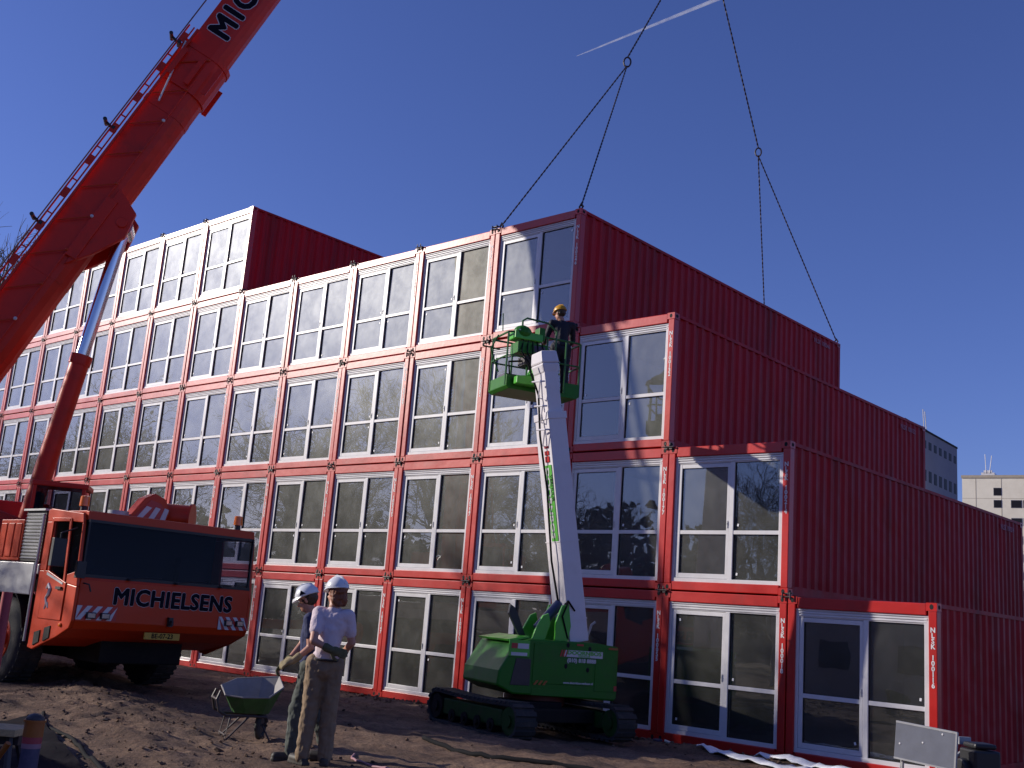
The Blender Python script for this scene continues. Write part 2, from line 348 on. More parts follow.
# ------------------------------------------------------------------ containers
W, H, L = 2.4442, 2.59, 12.19; CW = 2.426; hw = CW/2; HH = 2.578
def corr_panel(mb, x, y0, y1, z0, z1, out, mi=0, depth=.036):
    pitch = .278; n = int((y1-y0)/pitch); p = (y1-y0)/n; prof = []
    for i in range(n):
        a = y0+i*p; prof += [(a, 0), (a+p*.26, 0), (a+p*.50, -depth), (a+p*.76, -depth)]
    prof.append((y1, 0)); k = len(mb.v)
    for y, d in prof: mb.v += [(x+out*d, y, z0), (x+out*d, y, z1)]
    for i in range(len(prof)-1): mb.f.append([k+2*i, k+2*i+2, k+2*i+3, k+2*i+1]); mb.m.append(mi)
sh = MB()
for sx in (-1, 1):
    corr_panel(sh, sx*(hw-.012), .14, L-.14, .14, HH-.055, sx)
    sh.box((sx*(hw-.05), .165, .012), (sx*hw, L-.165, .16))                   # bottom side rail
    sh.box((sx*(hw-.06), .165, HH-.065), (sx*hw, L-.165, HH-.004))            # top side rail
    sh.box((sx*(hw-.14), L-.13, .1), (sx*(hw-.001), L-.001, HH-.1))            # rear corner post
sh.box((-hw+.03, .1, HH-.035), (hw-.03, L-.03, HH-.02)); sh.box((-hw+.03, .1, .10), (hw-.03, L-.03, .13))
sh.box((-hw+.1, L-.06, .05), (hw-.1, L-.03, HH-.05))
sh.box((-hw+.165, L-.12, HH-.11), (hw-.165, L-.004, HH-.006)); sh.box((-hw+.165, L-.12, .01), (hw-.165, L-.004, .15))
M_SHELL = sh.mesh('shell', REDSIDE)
fr = MB()
fr.box((-hw, 0, .118), (-hw+.13, .16, HH-.118)); fr.box((hw-.13, 0, .118), (hw, .16, HH-.118))
fr.box((-hw+.162, .003, HH-.185), (hw-.162, .12, HH-.006)); fr.box((-hw+.162, .003, .008), (hw-.162, .12, .16))
M_FRAME = fr.mesh('front_frame', RED, bevel=.012)
def casting(sx, sy, sz):
    """corner casting with the oval holes facing front, side and top"""
    q = MB(); x0, x1 = (hw-.162, hw+.003) if sx > 0 else (-hw-.003, -hw+.162); y0, y1 = (-.004, .17) if sy < 0 else (L-.17, L+.002)
    z0, z1 = (0, .118) if sz < 0 else (HH-.118, HH+.003)
    q.box((x0, y0, z0), (x1, y1, z1), 0)
    cx, cz = (x0+x1)/2, (z0+z1)/2; yy = y0-.002 if sy < 0 else y1+.002
    o = [(math.cos(t)*.030, math.sin(t)*.040) for t in np.linspace(0, 2*math.pi, 14, endpoint=False)]
    q.prism([(cx+a, cz+b) for a, b in o], yy, yy+.02*(1 if sy < 0 else -1), 'y', 1)
    xx = x1+.002 if sx > 0 else x0-.002; cy = (y0+y1)/2
    q.prism([(cy+a*1.4, cz+b*.8) for a, b in o], xx, xx-.02*sx, 'x', 1)
    if sz > 0: q.prism([(cx+a*1.1, cy+b*1.2) for a, b in o], z1+.002, z1-.02, 'z', 1)
    return q.mesh('corner_casting', [RED, BLACKHOLE])
M_CAST = {(a, b, c): casting(a, b, c) for a in (-1, 1) for b in (-1, 1) for c in (-1, 1)}
# room lining
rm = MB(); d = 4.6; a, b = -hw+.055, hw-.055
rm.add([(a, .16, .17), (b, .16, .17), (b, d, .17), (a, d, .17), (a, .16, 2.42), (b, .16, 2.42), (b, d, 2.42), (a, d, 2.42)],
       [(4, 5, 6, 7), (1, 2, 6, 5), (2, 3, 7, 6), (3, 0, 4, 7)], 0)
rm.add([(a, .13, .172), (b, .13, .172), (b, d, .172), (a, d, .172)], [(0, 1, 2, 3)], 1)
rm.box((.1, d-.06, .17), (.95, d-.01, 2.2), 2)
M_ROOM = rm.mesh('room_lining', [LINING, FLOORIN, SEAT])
# window: outer frame -hw+.16 .. hw-.19, z .16 .. HH-.19
wx0, wx1, wz0, wz1 = -hw+.125, hw-.135, .155, HH-.185
mux = .085; mz = 1.03; Y0 = .045
wf = MB()
wf.box((wx0, Y0, wz0), (wx0+.055, .15, wz1)); wf.box((wx1-.075, Y0, wz0), (wx1, .15, wz1))
wf.box((wx0, Y0-.002, wz0-.0), (wx1, .15, wz0+.07)); wf.box((wx0+.002, Y0+.012, wz1-.135), (wx1-.002, .15, wz1))
for k in range(3): wf.box((wx0+.02*k, Y0-.012+.004*k, wz1-.030-.042*k), (wx1-.02*k, Y0+.02, wz1-.004-.042*k))
wf.box((mux-.035, Y0+.004, wz0+.065), (mux+.048, .15, wz1-.13)); wf.box((mux+.04, Y0+.012, mz-.032), (wx1-.07, .145, mz+.036))
M_WIN = wf.mesh('window', WHITE, bevel=.006)
sa = MB(); sx0, sx1, sz0, sz1 = wx0+.060, mux-.040, wz0+.075, wz1-.14
ys0 = Y0+.014
for (p, q) in (((sx0, ys0, sz0), (sx0+.072, .13, sz1)), ((sx1-.055, ys0, sz0), (sx1, .13, sz1)), ((sx0+.071, ys0+.002, sz0), (sx1-.054, .13, sz0+.08)),
               ((sx0+.071, ys0+.002, sz1-.07), (sx1-.054, .13, sz1)), ((sx0+.071, ys0+.006, mz-.032), (sx1-.054, .128, mz+.036))): sa.box(p, q)
M_SASH = sa.mesh('sash', WHITE, bevel=.005)
hd = MB(); hd.box((sx1-.040, ys0-.012, 1.11), (sx1-.020, ys0, 1.23)); hd.box((sx1-.038, ys0-.026, 1.17), (sx1-.022, ys0-.011, 1.19)); M_HAND = hd.mesh('handle', GREYMET, bevel=.003)
def pane(x0, x1, z0, z1):
    q = MB(); hx, hz = (x1-x0)/2, (z1-z0)/2; q.box((-hx, -.004, -hz), (hx, .004, hz), 0)
    return (q.mesh('pane', GLASS), ((x0+x1)/2, .095, (z0+z1)/2), hx, hz)
PANES = [pane(sx0+.068, sx1-.050, sz0+.075, mz-.028), pane(sx0+.068, sx1-.050, mz+.032, sz1-.065),
         pane(mux+.044, wx1-.07, wz0+.066, mz-.028), pane(mux+.044, wx1-.07, mz+.032, wz1-.13)]
se = MB()
for (me_, c, hx, hz) in PANES:
    for (p, q) in (((c[0]-hx-.002, .072, c[2]-hz), (c[0]-hx+.012, .11, c[2]+hz)), ((c[0]+hx-.012, .072, c[2]-hz), (c[0]+hx+.002, .11, c[2]+hz)),
                   ((c[0]-hx, .073, c[2]-hz-.002), (c[0]+hx, .11, c[2]-hz+.010)), ((c[0]-hx, .073, c[2]+hz-.010), (c[0]+hx, .11, c[2]+hz+.002))): se.box(p, q)
M_SEAL = se.mesh('seal', SEAL)
st = MB(); st.box((-.016, -.0065, -.022), (.016, -.0045, .022)); M_STICK = st.mesh('sticker', STICK)
ws_ = MB(); ws_.box((wx0+.1, .02, wz1+.001), (wx1-.12, .045, wz1+.032)); M_STRIP = ws_.mesh('timber_strip', WOOD)
ws_ = MB(); ws_.box((wx0-.022, .012, wz0+.02), (wx0-.003, .05, wz1-.02)); M_STRIPV = ws_.mesh('timber_strip', WOOD)
cl = MB(); 
for sx in (-1, 1):
    cl.tube([(sx*.05, -.02, .02), (sx*.05, -.05, .045), (sx*.05, -.045, .085)], .013, 6); cl.box((sx*.05-.03, -.03, -.03), (sx*.05+.03, .05, .03))
cl.cyl((-.115, -.035, .012), (.115, -.035, .012), .014, n=8); M_CLAMP = cl.mesh('bridge_clamp', DARKSTEEL)
cb = MB()
for (x, z) in ((.0, .055), (-.03, .0)): cb.box((x-.09, -.03, z-.006), (x+.09, .04, z+.008))
for x in (-.07, .07): cb.cyl((x, -.04, -.05), (x, -.04, .08), .012, n=6)
M_CLAMP2 = cb.mesh('bridge_clamp', DARKSTEEL)

rc = random.Random(11)
NUM = {(0, 1): 'NLSK 100116', (1, 1): 'NLSK 100018', (1, 2): 'NLSK 100214', (2, 3): 'NLSK 100132', (2, 2): 'NLSK 100177', (2, 1): 'NLSK 100055', (3, 4): 'NLSK 100246'}
ROWN = {1: 'bottom row', 2: 'second row up', 3: 'third row up', 4: 'fourth row up', 5: 'top row'}
for row in range(1, 6):
    c0 = {1: 0, 2: 1, 3: 2, 4: 3, 5: 8}[row]
    for c in range(c0, 17):
        k = c-c0
        if k == 0:
            extra = {1: 'red shipping container at the right end of the ground row, grey board before its window', 2: 'red shipping container forming the right end of the second row up',
                     3: 'red shipping container forming the right end of the third row, behind the lift basket', 4: 'red shipping container hanging in the slings at the right end of the fourth row',
                     5: 'red shipping container with dark side at the right end of the short top row'}[row]
        else:
            extra = f'red shipping container with white window, {ORD[k]} from the right end of the {ROWN[row]}'
        yj = rc.uniform(-.012, .012); lift = .012 if (row, c) == (4, 3) else 0
        T = thing('shipping_container', extra, 'container', (-c*W-W/2, yj, (row-1)*H+lift), rc.uniform(-.0012, .0012), 'red shipping containers stacked into a housing block')
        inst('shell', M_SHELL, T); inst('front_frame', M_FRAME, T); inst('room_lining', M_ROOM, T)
        side = (k == 0) or (row == 4 and c < 8)
        for key, mm in M_CAST.items():
            if key[1] > 0 and not side: continue
            inst('corner_casting', mm, T)
        wdw = inst('window', M_WIN, T); inst('sash', M_SASH, wdw); inst('handle', M_HAND, wdw); inst('seal', M_SEAL, wdw)
        for (mm, cc, hx, hz) in PANES:
            p = inst('pane', mm, wdw, cc, (rc.gauss(0, .0035), 0, rc.gauss(0, .0035)))
        for (mm, cc, hx, hz) in PANES:
            if rc.random() < .62:
                inst('sticker', M_STICK, wdw, (cc[0]+rc.choice((-1, 1))*(hx-.08), cc[1]-.003, cc[2]+rc.choice((-1, -1, 1))*(hz-.10)), (0, rc.uniform(-.4, .4), 0))
        if rc.random() < .45: inst('timber_strip', M_STRIP, T)
        if rc.random() < .3: inst('timber_strip', M_STRIPV, T)
        # lettering down the right post
        tx = NUM.get((c, row), 'NLSK 100%03d' % rc.randrange(20, 299))
        s_ = '\n'.join(tx)
        if c < 9 or k == 0:
            vs, fs = text_geo(s_, .10, .004, .001, 1, .80)
            q = MB(); q.add(vs, fs, 0, frame((hw-.062, -.003, HH-.80), (1, 0, 0), (0, 0, 1))); part('container_number', q, LETTER, T)
        if side and k == 0:
            vs, fs = text_geo(tx, .17, .004, .001); q = MB(); q.add(vs, fs, 0, frame((hw+.003, L-1.15, HH-.26), (0, 1, 0), (0, 0, 1))); part('side_number', q, STICKP, T)
        if c < 16:   # bridge fittings to the left hand neighbour
            inst('bridge_clamp', M_CLAMP if row < 5 and rc.random() < .5 else M_CLAMP2, T, (-W/2, -.006, HH-.01))
# small lettering on the far ends of the side walls
tb = MB()
for i in range(8):
    a = -2.2-i*2.6
# footing timbers under the lowest containers
for i in range(17):
    q = MB(); q.box((-.14, -.02, -.12), (.14, .9, -.005)); o = part('footing_block', q, WOOD if i % 3 == 0 else CONC, None, bevel=.01); o.location = (-i*W, .08, 0)
    tag(o, f'low footing block under the bottom container joint, {ORD[i]} from the right', 'block', 'footing blocks under the containers')

# ------------------------------------------------------------------ mobile crane
ZG = .30
root = thing('mobile_crane', 'orange red mobile crane with raised telescopic boom standing before the containers', 'crane', (-17.3, -7.3, ZG))
def cp(name, mb, mats, parent=root, **k): return part(name, mb, mats, parent, world=True, **k)
YN, YF, XF = -8.8, -5.78, -9.08
# chassis
q = MB(); q.box((-23.5, -8.3, .95), (-10.2, -6.3, 1.55)); q.box((-10.6, -8.0, .75), (-9.6, -6.6, 1.3)); q.box((-23.4, -7.9, .75), (-10.4, -6.8, 1.0)); cp('chassis', q, CHASSIS, bevel=.02)
q = MB(); q.box((-23.6, YN, 1.98), (-11.98, YF, 2.16)); q.box((-23.5, YN+.02, 1.68), (-10.55, YN+.08, 2.17), 0); q.box((-23.5, YF-.08, 1.68), (-10.55, YF-.02, 2.17)); q.box((-11.975, YN+.03, 2.0), (-10.4, YF-.03, 2.15))
cp('deck', q, GREYMET, bevel=.015)
q = MB(); q.box((-11.95, YN+.02, 2.19), (-11.12, -7.9, 2.84)); 
for i in range(3): q.box((-11.9+.27*i, YN+.004, 2.24), (-11.70+.27*i, YN+.03, 2.78))
cp('engine_hood', q, CRANE, bevel=.02)
q = MB(); q.box((-11.08, YN+.03, 2.19), (-10.42, -7.9, 2.98), 0)
for i in range(14): q.prism([(YN+.0, 2.235+i*.052), (YN+.04, 2.215+i*.052), (YN+.04, 2.262+i*.052)], -11.05, -10.46, 'x', 1)
q.box((-11.12, YN-.02, 2.97), (-10.38, -7.85, 3.0), 1)
cp('cooler_grille', q, [BLACK, GREYMET])
q = MB(); q.tube([(-10.36, YN-.03, 1.0), (-10.36, YN-.03, 2.9)], .022, 8); cp('grab_rail', q, GREYMET)
# carrier cab: side profile in x,z
prof = [(XF-.02, 2.86), (XF, 2.05), (XF+.03, 1.96), (XF+.03, 1.38), (XF-.02, 1.27), (-9.45, 1.12), (-10.14, .90), (-10.30, .92), (-10.30, 2.96), (-10.2, 3.0), (XF-.1, 2.93)]
cab = MB()
# side skins built round the window openings
def side(y, s):
    t = .05*s
    def pr_(poly): cab.prism(poly, y, y+t, 'y')
    pr_([(-10.30, .92), (-10.14, .90), (-9.45, 1.12), (XF-.02, 1.27), (XF+.03, 1.38), (XF+.03, 1.86), (-9.42, 1.90), (-9.98, 2.06), (-10.30, 2.06)])
    pr_([(-10.30, 2.06), (-9.98, 2.06), (-10.02, 2.80), (-10.30, 2.80)])
    pr_([(-10.30, 2.80), (-10.02, 2.80), (-9.50, 2.80), (XF-.06, 2.78), (XF-.1, 2.92), (-10.2, 3.0), (-10.30, 2.98)])
    pr_([(-9.42, 1.90), (XF+.03, 1.86), (XF, 2.05), (XF-.06, 2.78), (-9.17, 2.78), (-9.13, 2.08), (-9.42, 2.02)])
side(YN, 1); side(YF, -1)
cab.prism([(XF+.03, 1.38), (XF-.02, 1.27), (-9.45, 1.12), (-10.1, .96), (-10.1, 1.02), (-9.5, 1.2), (XF-.1, 1.36), (XF-.03, 1.42), (XF-.03, 1.95), (XF-.04, 2.02), (XF+.0, 2.03), (XF+.03, 1.96)], YN+.052, YF-.052, 'y')
cab.box((-10.28, YN+.052, 2.93), (XF-.10, YF-.052, 2.97)); cab.box((XF-.13, YN+.052, 2.83), (XF-.035, YF-.052, 2.96))
cab.box((-10.28, YN+.052, 1.2), (-10.25, YF-.052, 2.93))
cp('cab_body', cab, CRANE, bevel=.012)
q = MB(); q.box((-10.15, YN+.06, 1.25), (-9.2, YF-.06, 1.5)); q.box((-10.24, YN+.06, 1.25), (-10.2, YF-.06, 2.92)); q.box((-10.2, YN+.06, 2.90), (XF-.15, YF-.06, 2.925))
for y in (-8.25, -6.35):
    q.box((-10.1, y-.25, 1.5), (-9.6, y+.25, 1.75)); q.box((-10.15, y-.25, 1.7), (-10.0, y+.25, 2.45))
q.box((-9.35, YN+.1, 1.5), (-9.14, YF-.1, 1.98)); q.cyl((-9.5, -8.2, 2.0), (-9.46, -8.2, 2.04), .2, n=20)
cp('cab_interior', q, SEAT, bevel=.03)
q = MB(); q.prism([(XF+.006, 2.045), (XF-.034, 2.83), (XF-.046, 2.83), (XF-.006, 2.045)], YN+.055, YF-.055, 'y'); cp('windshield', q, CABGLASS)
for y, s in ((YN+.015, 1), (YF-.03, -1)):
    q = MB(); q.prism([(-9.98, 2.06), (-9.42, 2.03), (-9.14, 2.09), (-9.18, 2.78), (-10.02, 2.80)], y, y+.012, 'y'); cp('side_window', q, CABGLASS)
q = MB(); q.box((XF-.012, YN+.05, 2.0), (XF+.018, YF-.05, 2.045)); q.box((XF-.012, YN+.06, 2.02), (XF+.01, YN+.085, 2.83)); q.box((XF-.04, YF-.085, 2.02), (XF+.008, YF-.06, 2.83)); q.box((XF-.055, YN+.06, 2.80), (XF-.012, YF-.06, 2.84)); cp('windshield_seal', q, BLACK)
# door on the near side
q = MB(); y0 = YN-.018; q.prism([(-10.06, 1.36), (-9.36, 1.36), (-9.36, 1.90), (-9.96, 2.06), (-10.06, 2.06)], y0, y0+.02, 'y')
q.prism([(-10.10, 1.36), (-10.06, 1.36), (-10.04, 2.84), (-10.10, 2.86)], y0, y0+.022, 'y'); q.prism([(-9.46, 1.93), (-9.40, 1.90), (-9.48, 2.84), (-9.54, 2.84)], y0, y0+.022, 'y'); q.prism([(-10.06, 2.80), (-9.50, 2.80), (-9.50, 2.85), (-10.06, 2.86)], y0, y0+.022, 'y')
door = cp('door', q, CRANE, bevel=.006)
q = MB(); q.box((-9.60, y0-.03, 1.80), (-9.44, y0, 1.84)); cp('handle', q, BLACK, door)
q = MB(); q.prism([(-9.98, 2.04), (-9.44, 1.90), (-9.44, 1.87), (-9.98, 2.0)], y0-.008, y0, 'y'); cp('trim', q, GREYMET, door)
q = MB(); q.tube([(-9.93, y0, 1.80), (-9.86, y0, 1.86), (-9.80, y0, 1.80), (-9.83, y0, 1.72), (-9.89, y0, 1.66), (-9.86, y0, 1.58), (-9.90, y0, 1.50)], [.015, .03, .035, .03, .025, .02, .012], 7); q.tube([(-9.83, y0, 1.60), (-9.80, y0, 1.52)], .016, 6); cp('emblem', q, SIGNWHITE, door)
for (x, z) in ((-10.02, 1.06), (-9.72, 1.14)): q = MB(); q.prism([(x-.09, z-.1), (x+.08, z-.04), (x+.08, z+.13), (x-.09, z+.09)], YN-.014, YN+.02, 'y'); cp('step_recess', q, BLACKHOLE)
q = MB(); q.ell((-9.35, YN-.01, 1.30), .04, .02, .03); cp('marker_lamp', q, AMBER)
# lettering and warning stripes on the nose
LX = XF+.036
vs, fs = text_geo('MICHIELSENS', .30, .012, .003, 1.06)
xsn = [v[0] for v in vs]; sc = 2.06/(max(xsn)-min(xsn))
vs2, fs2 = text_geo('MICHIELSENS', .30, .018, .001, 1.06)
q = MB(); q.add(vs2, fs2, 0, frame((LX-.001, -7.18, 1.745), (0, 1, -.004), (0, 0, 1)) @ Matrix.Scale(sc, 4)); cp('lettering_outline', q, SIGNWHITE)
q = MB(); q.add(vs, fs, 0, frame((LX+.003, -7.18, 1.745), (0, 1, -.004), (0, 0, 1)) @ Matrix.Scale(sc, 4)); cp('lettering', q, NAVYLET)
def stripes(y0, y1, z0, z1, sl):
    q = MB(); q.box((LX-.004, y0, z0), (LX+.004, y1, z1), 0); n = 4; w_ = (y1-y0)/n
    for i in range(-1, n+1):
        a = y0+i*w_+.5*w_*0; s0 = sl*.16
        poly = [(a, z0), (a+w_/2, z0), (a+w_/2+s0, z1), (a+s0, z1)]
        poly = [(min(max(p, y0), y1), z) for p, z in poly]
        if abs(poly[0][0]-poly[1][0])+abs(poly[2][0]-poly[3][0]) > .03: q.prism(poly, LX+.002, LX+.007, 'x', 1)
    return q
cp('warning_stripes', stripes(-8.75, -8.12, 1.40, 1.60, 1), [SIGNRED, SIGNWHITE]); cp('warning_stripes', stripes(-6.36, -5.80, 1.36, 1.56, -1), [SIGNRED, SIGNWHITE])
for ya, yb in ((-8.60, -8.46), (-8.38, -8.24), (-6.25, -6.12), (-6.04, -5.91)):
    q = MB(); q.box((LX, ya, 1.42), (LX+.05, yb, 1.51), 0); q.box((LX+.048, ya+.012, 1.432), (LX+.055, yb-.012, 1.498), 1); cp('headlight', q, [BLACK, LAMPG], bevel=.004)
q = MB(); q.box((LX-.02, -7.62, 1.16), (LX+.005, -7.02, 1.26), 0); vs, fs = text_geo('BE-07-23', .10, .002, .001); q.add(vs, fs, 1, frame((LX+.008, -7.32, 1.21), (0, 1, 0), (0, 0, 1))); cp('number_plate', q, [PLATE, NAVYLET])
q = MB(); q.box((LX, -7.27, 1.36), (LX+.06, -7.20, 1.50)); q.tube([(LX+.03, -7.235, 1.44), (LX+.10, -7.235, 1.44), (LX+.10, -7.235, 1.38)], .018, 8); cp('tow_hitch', q, BLACK)
for y in (-8.0, -7.2, -6.4):
    q = MB(); q.tube([(XF+.05, y, 2.03), (XF+.03, y+.25, 2.06), (XF+.02, y+.55, 2.075)], .009, 6); q.ell((XF+.045, y, 2.02), .03, .03, .02); cp('wiper', q, BLACK)
q = MB(); q.tube([(-9.25, YN-.02, 2.7), (-9.15, YN-.30, 2.6), (-9.15, YN-.30, 2.2)], .014, 6); q.box((-9.2, YN-.40, 2.12), (-9.12, YN-.20, 2.52)); cp('mirror', q, BLACK, bevel=.02)
q = MB(); q.tube([(XF, YN+.10, 1.92), (XF+.16, YN+.12, 1.90), (XF+.16, YN+.16, 1.80)], .014, 6); q.box((XF+.10, YN+.04, 1.98), (XF+.16, YN-.10, 2.22)); cp('mirror', q, BLACK, bevel=.015)
for (x, y) in ((-9.7, -8.55), (-9.45, -5.95)):
    q = MB(); q.cyl((x, y, 2.96), (x, y, 3.06), .05, n=14, mi=0); q.cyl((x, y, 3.06), (x, y, 3.20), .075, .068, n=18, mi=1); q.ell((x, y, 3.20), .068, .068, .02, 1); cp('beacon', q, [BLACK, AMBER], smooth='auto')
# spare hook block and pulley drum carried behind the cab roof
q = MB(); M = frame((-10.75, -6.9, 3.0), (0, 1, 0), (0, 0, 1))
q.prism([(-.42, 0), (.28, 0), (.36, .2), (.26, .42), (.05, .50), (-.14, .40)], -.12, .12, 'z', 0, M); hb = cp('ballast_hook_block', q, CRANE, bevel=.02)
q = MB(); 
q.prism([(-.34, .03), (.26, .03), (.30, .18), (.16, .34), (-.03, .38)], .122, .130, 'z', 0, M)
for i in range(3): a = -.28+i*.22; q.prism([(a, .03), (a+.10, .03), (a+.28-.06*i, .25), (a+.18-.05*i, .27)], .131, .138, 'z', 1, M)
cp('stripes', q, [SIGNRED, SIGNWHITE], hb)
q = MB(); q.cyl((-11.0, -6.45, 3.14), (-10.7, -6.1, 3.14), .25, n=20); q.cyl((-10.70, -6.1, 3.14), (-10.67, -6.07, 3.14), .28, n=20); q.cyl((-11.02, -6.47, 3.14), (-11.0, -6.45, 3.14), .28, n=20); cp('winch_drum', q, CRANE, smooth='auto')
q = MB(); q.cyl((-10.7, -7.45, 3.0), (-10.7, -7.45, 3.13), .17, n=18); cp('air_filter', q, GREYMET, smooth='auto'); 
q = MB(); q.box((-11.6, -7.6, 2.16), (-10.4, -5.95, 2.98)); cp('engine_housing', q, CRANE, bevel=.03)
# wheels
def wheel(x, y):
    s = -1 if y < -7.3 else 1; R = .68; yo = y; q = MB()
    pf = [(.30, -.20), (.52, -.235), (.62, -.225), (R, -.17), (R, .17), (.62, .225), (.52, .235), (.30, .20)]
    n = 36; k = len(q.v)
    for (r, d) in pf:
        for i in range(n): t = 2*math.pi*i/n; q.v.append((x+r*math.cos(t), yo+d, ZG+R+r*math.sin(t)))
    for j in range(len(pf)-1):
        for i in range(n): q.f.append([k+j*n+i, k+j*n+(i+1) % n, k+(j+1)*n+(i+1) % n, k+(j+1)*n+i]); q.m.append(0)
    for i in range(n):   # tread lugs
        t = 2*math.pi*(i+.5)/n; M = Matrix.Translation((x, yo, ZG+R)) @ Matrix.Rotation(-t, 4, 'Y')
        q.box((R-.01, -.19, -.028), (R+.012, -.01, .022), 0, M); q.box((R-.01, .01, .002), (R+.012, .19, .052), 0, M)
    wh = cp('wheel', q, TYRE, smooth='auto')
    q = MB(); q.cyl((x, yo+s*.15, ZG+R), (x, yo+s*.10, ZG+R), .31, .25, n=24); q.cyl((x, yo+s*.21, ZG+R), (x, yo+s*.08, ZG+R), .11, .14, n=16)
    for i in range(24):
        t0 = 2*math.pi*i/24
    q.tube([(x+.325*math.cos(t), yo+s*.20, ZG+R+.325*math.sin(t)) for t in np.linspace(0, 2*math.pi, 24, endpoint=False)], .022, 6, closed=True)
    for i in range(10): t = 2*math.pi*i/10; q.cyl((x+.18*math.cos(t), yo+s*.16, ZG+R+.18*math.sin(t)), (x+.18*math.cos(t), yo+s*.10, ZG+R+.18*math.sin(t)), .015, n=6)
    cp('rim', q, CRANE, wh, smooth='auto')
for x in (-11.45, -13.3, -16.9, -18.6, -20.3, -22.0):
    for y in (-8.5, -6.05): wheel(x, y)
for y in (YN+.03, YF-.33):
    for x in (-11.45, -13.3):
        q = MB()
        pts = [(x+.80*math.cos(t), ZG+.68+.80*math.sin(t)) for t in np.linspace(.25, math.pi-.25, 12)]; pts2 = [(x+.83*math.cos(t), ZG+.68+.83*math.sin(t)) for t in np.linspace(math.pi-.25, .25, 12)]
        q.prism(pts+pts2, y, y+.30, 'y'); cp('mudguard', q, CHASSIS)
for x in (-15.0, -22.9):
    for s, y in ((-1, YN), (1, YF)):
        q = MB(); ye = y+s*2.0; q.box((x-.15, y, 1.05), (x+.15, ye, 1.35), 0); q.cyl((x, ye-s*.15, ZG+.1), (x, ye-s*.15, 1.3), .09, n=14, mi=0); q.cyl((x, ye-s*.15, ZG+.0), (x, ye-s*.15, ZG+.1), .28, n=18, mi=1); cp('outrigger', q, [CRANE, CHASSIS])
# superstructure
TC = Vector((-17.3, -7.3)); HEAD = Vector((-8.54, 6.05, 41.)); hd2 = (Vector(HEAD[:2])-TC).normalized(); lt = Vector((hd2.y, -hd2.x))
def tp(a, b, z): p = TC+hd2*a+lt*b; return Vector((p.x, p.y, z))
MT = Matrix(((hd2.x, lt.x, 0, TC.x), (hd2.y, lt.y, 0, TC.y), (0, 0, 1, 0), (0, 0, 0, 1)))
q = MB(); q.cyl((TC.x, TC.y, 2.14), (TC.x, TC.y, 2.40), 1.05, n=36); cp('slewing_ring', q, CHASSIS, smooth='auto')
q = MB(); 
for b in (-.62, .50): q.prism([(-2.6, 2.42), (1.9, 2.42), (2.0, 2.9), (.6, 3.3), (-.9, 3.9), (-2.2, 3.9), (-2.9, 3.1)], b, b+.12, 'y', 0, MT)
q.box((-3.6, -1.2, 2.40), (1.7, 1.2, 2.62), 0, MT); q.box((-3.6, -1.25, 2.63), (-2.3, 1.25, 3.5), 0, MT)
cp('slewing_platform', q, BOOMRED, bevel=.02)
q = MB(); q.box((-5.0, -1.35, 2.35), (-3.62, 1.35, 3.9), 0, MT); cp('counterweight', q, BOOMRED, bevel=.06)
q = MB(); q.box((-.8, -1.3, 2.64), (1.5, -.70, 3.55), 0, MT); q.box((-2.2, .70, 2.64), (-.4, 1.25, 3.3), 0, MT); cp('machinery_housing', q, BOOMRED, bevel=.04)
# operator's cab, beyond the boom
oc = Matrix.Translation((-15.3, -6.25, 0)) @ Matrix.Rotation(math.atan2(hd2.y, hd2.x), 4, 'Z')
q = MB(); q.box((-.5, -.45, 2.25), (.5, .45, 2.95), 0, oc)
for (a, b) in ((-.47, -.42), (.45, -.42), (-.47, .42), (.45, .42)): q.box((a-.035, b-.03, 2.95), (a+.035, b+.03, 3.78), 0, oc)
q.box((-.53, -.47, 3.76), (.53, .47, 3.86), 0, oc); ocb = cp('operator_cab', q, BOOMRED, bevel=.02)
q = MB(); q.box((-.48, -.43, 2.95), (.47, -.41, 3.76), 0, oc); q.box((.45, -.43, 2.95), (.47, .43, 3.76), 0, oc); q.box((-.48, .41, 2.95), (.47, .43, 3.76), 0, oc); cp('cab_window', q, CABGLASS, ocb)
q = MB(); q.box((-.45, -.25, 2.95), (.1, .25, 3.1), 0, oc); q.box((-.5, -.25, 3.05), (-.36, .25, 3.65), 0, oc); cp('seat', q, SEAT, ocb, bevel=.03)
# boom
PIV = tp(-1.6, 0, 3.3); bd = (HEAD-PIV); BL = bd.length; bd.normalize(); by = Vector((lt.x, lt.y, 0)); MBm = frame(PIV, bd, by)   # x along boom, y to the right side, z = x cross y
if MBm.col[2].z < 0: MBm = frame(PIV, bd, -by)
zs = Vector(MBm.col[2][:3])
def sec(h, w_, off=0):
    """box boom section with rounded underside; local y,z"""
    o = [(-w_/2, h/2+off), (-w_/2, -h*.12+off)]
    for t in np.linspace(math.pi, 2*math.pi, 9)[1:-1]: o.append((w_/2*math.cos(t), -h*.12+off+h*.38*math.sin(t)))
    return o+[(w_/2, -h*.12+off), (w_/2, h/2+off)]
q = MB(); q.prism(sec(1.06, .86), -.4, 11.9, 'x', 0, MBm)
for x in (3.6, 5.6, 10.2): q.prism([(a*1.03, b*1.02) for a, b in sec(1.06, .86)], x, x+.16, 'x', 0, MBm)
boom = cp('boom', q, BOOMRED)
def collar(x0, x1, g, s=1.08, w_=.90):
    q = MB(); q.prism(sec(s*g, w_*g), x0, x1, 'x', 0, MBm); q.prism(sec(s*g*1.04, w_*g*1.04), x1-.12, x1, 'x', 0, MBm)
    for z in (-.55, -.1, .35): q.box((x0+.1, -.56*g, z), (x1-.25, -.53*g, z+.12), 0, MBm); q.box((x0+.1, .53*g, z), (x1-.25, .56*g, z+.12), 0, MBm)
    return q
cp('boom_collar', collar(10.9, 12.0, 1.06), BOOMRED)
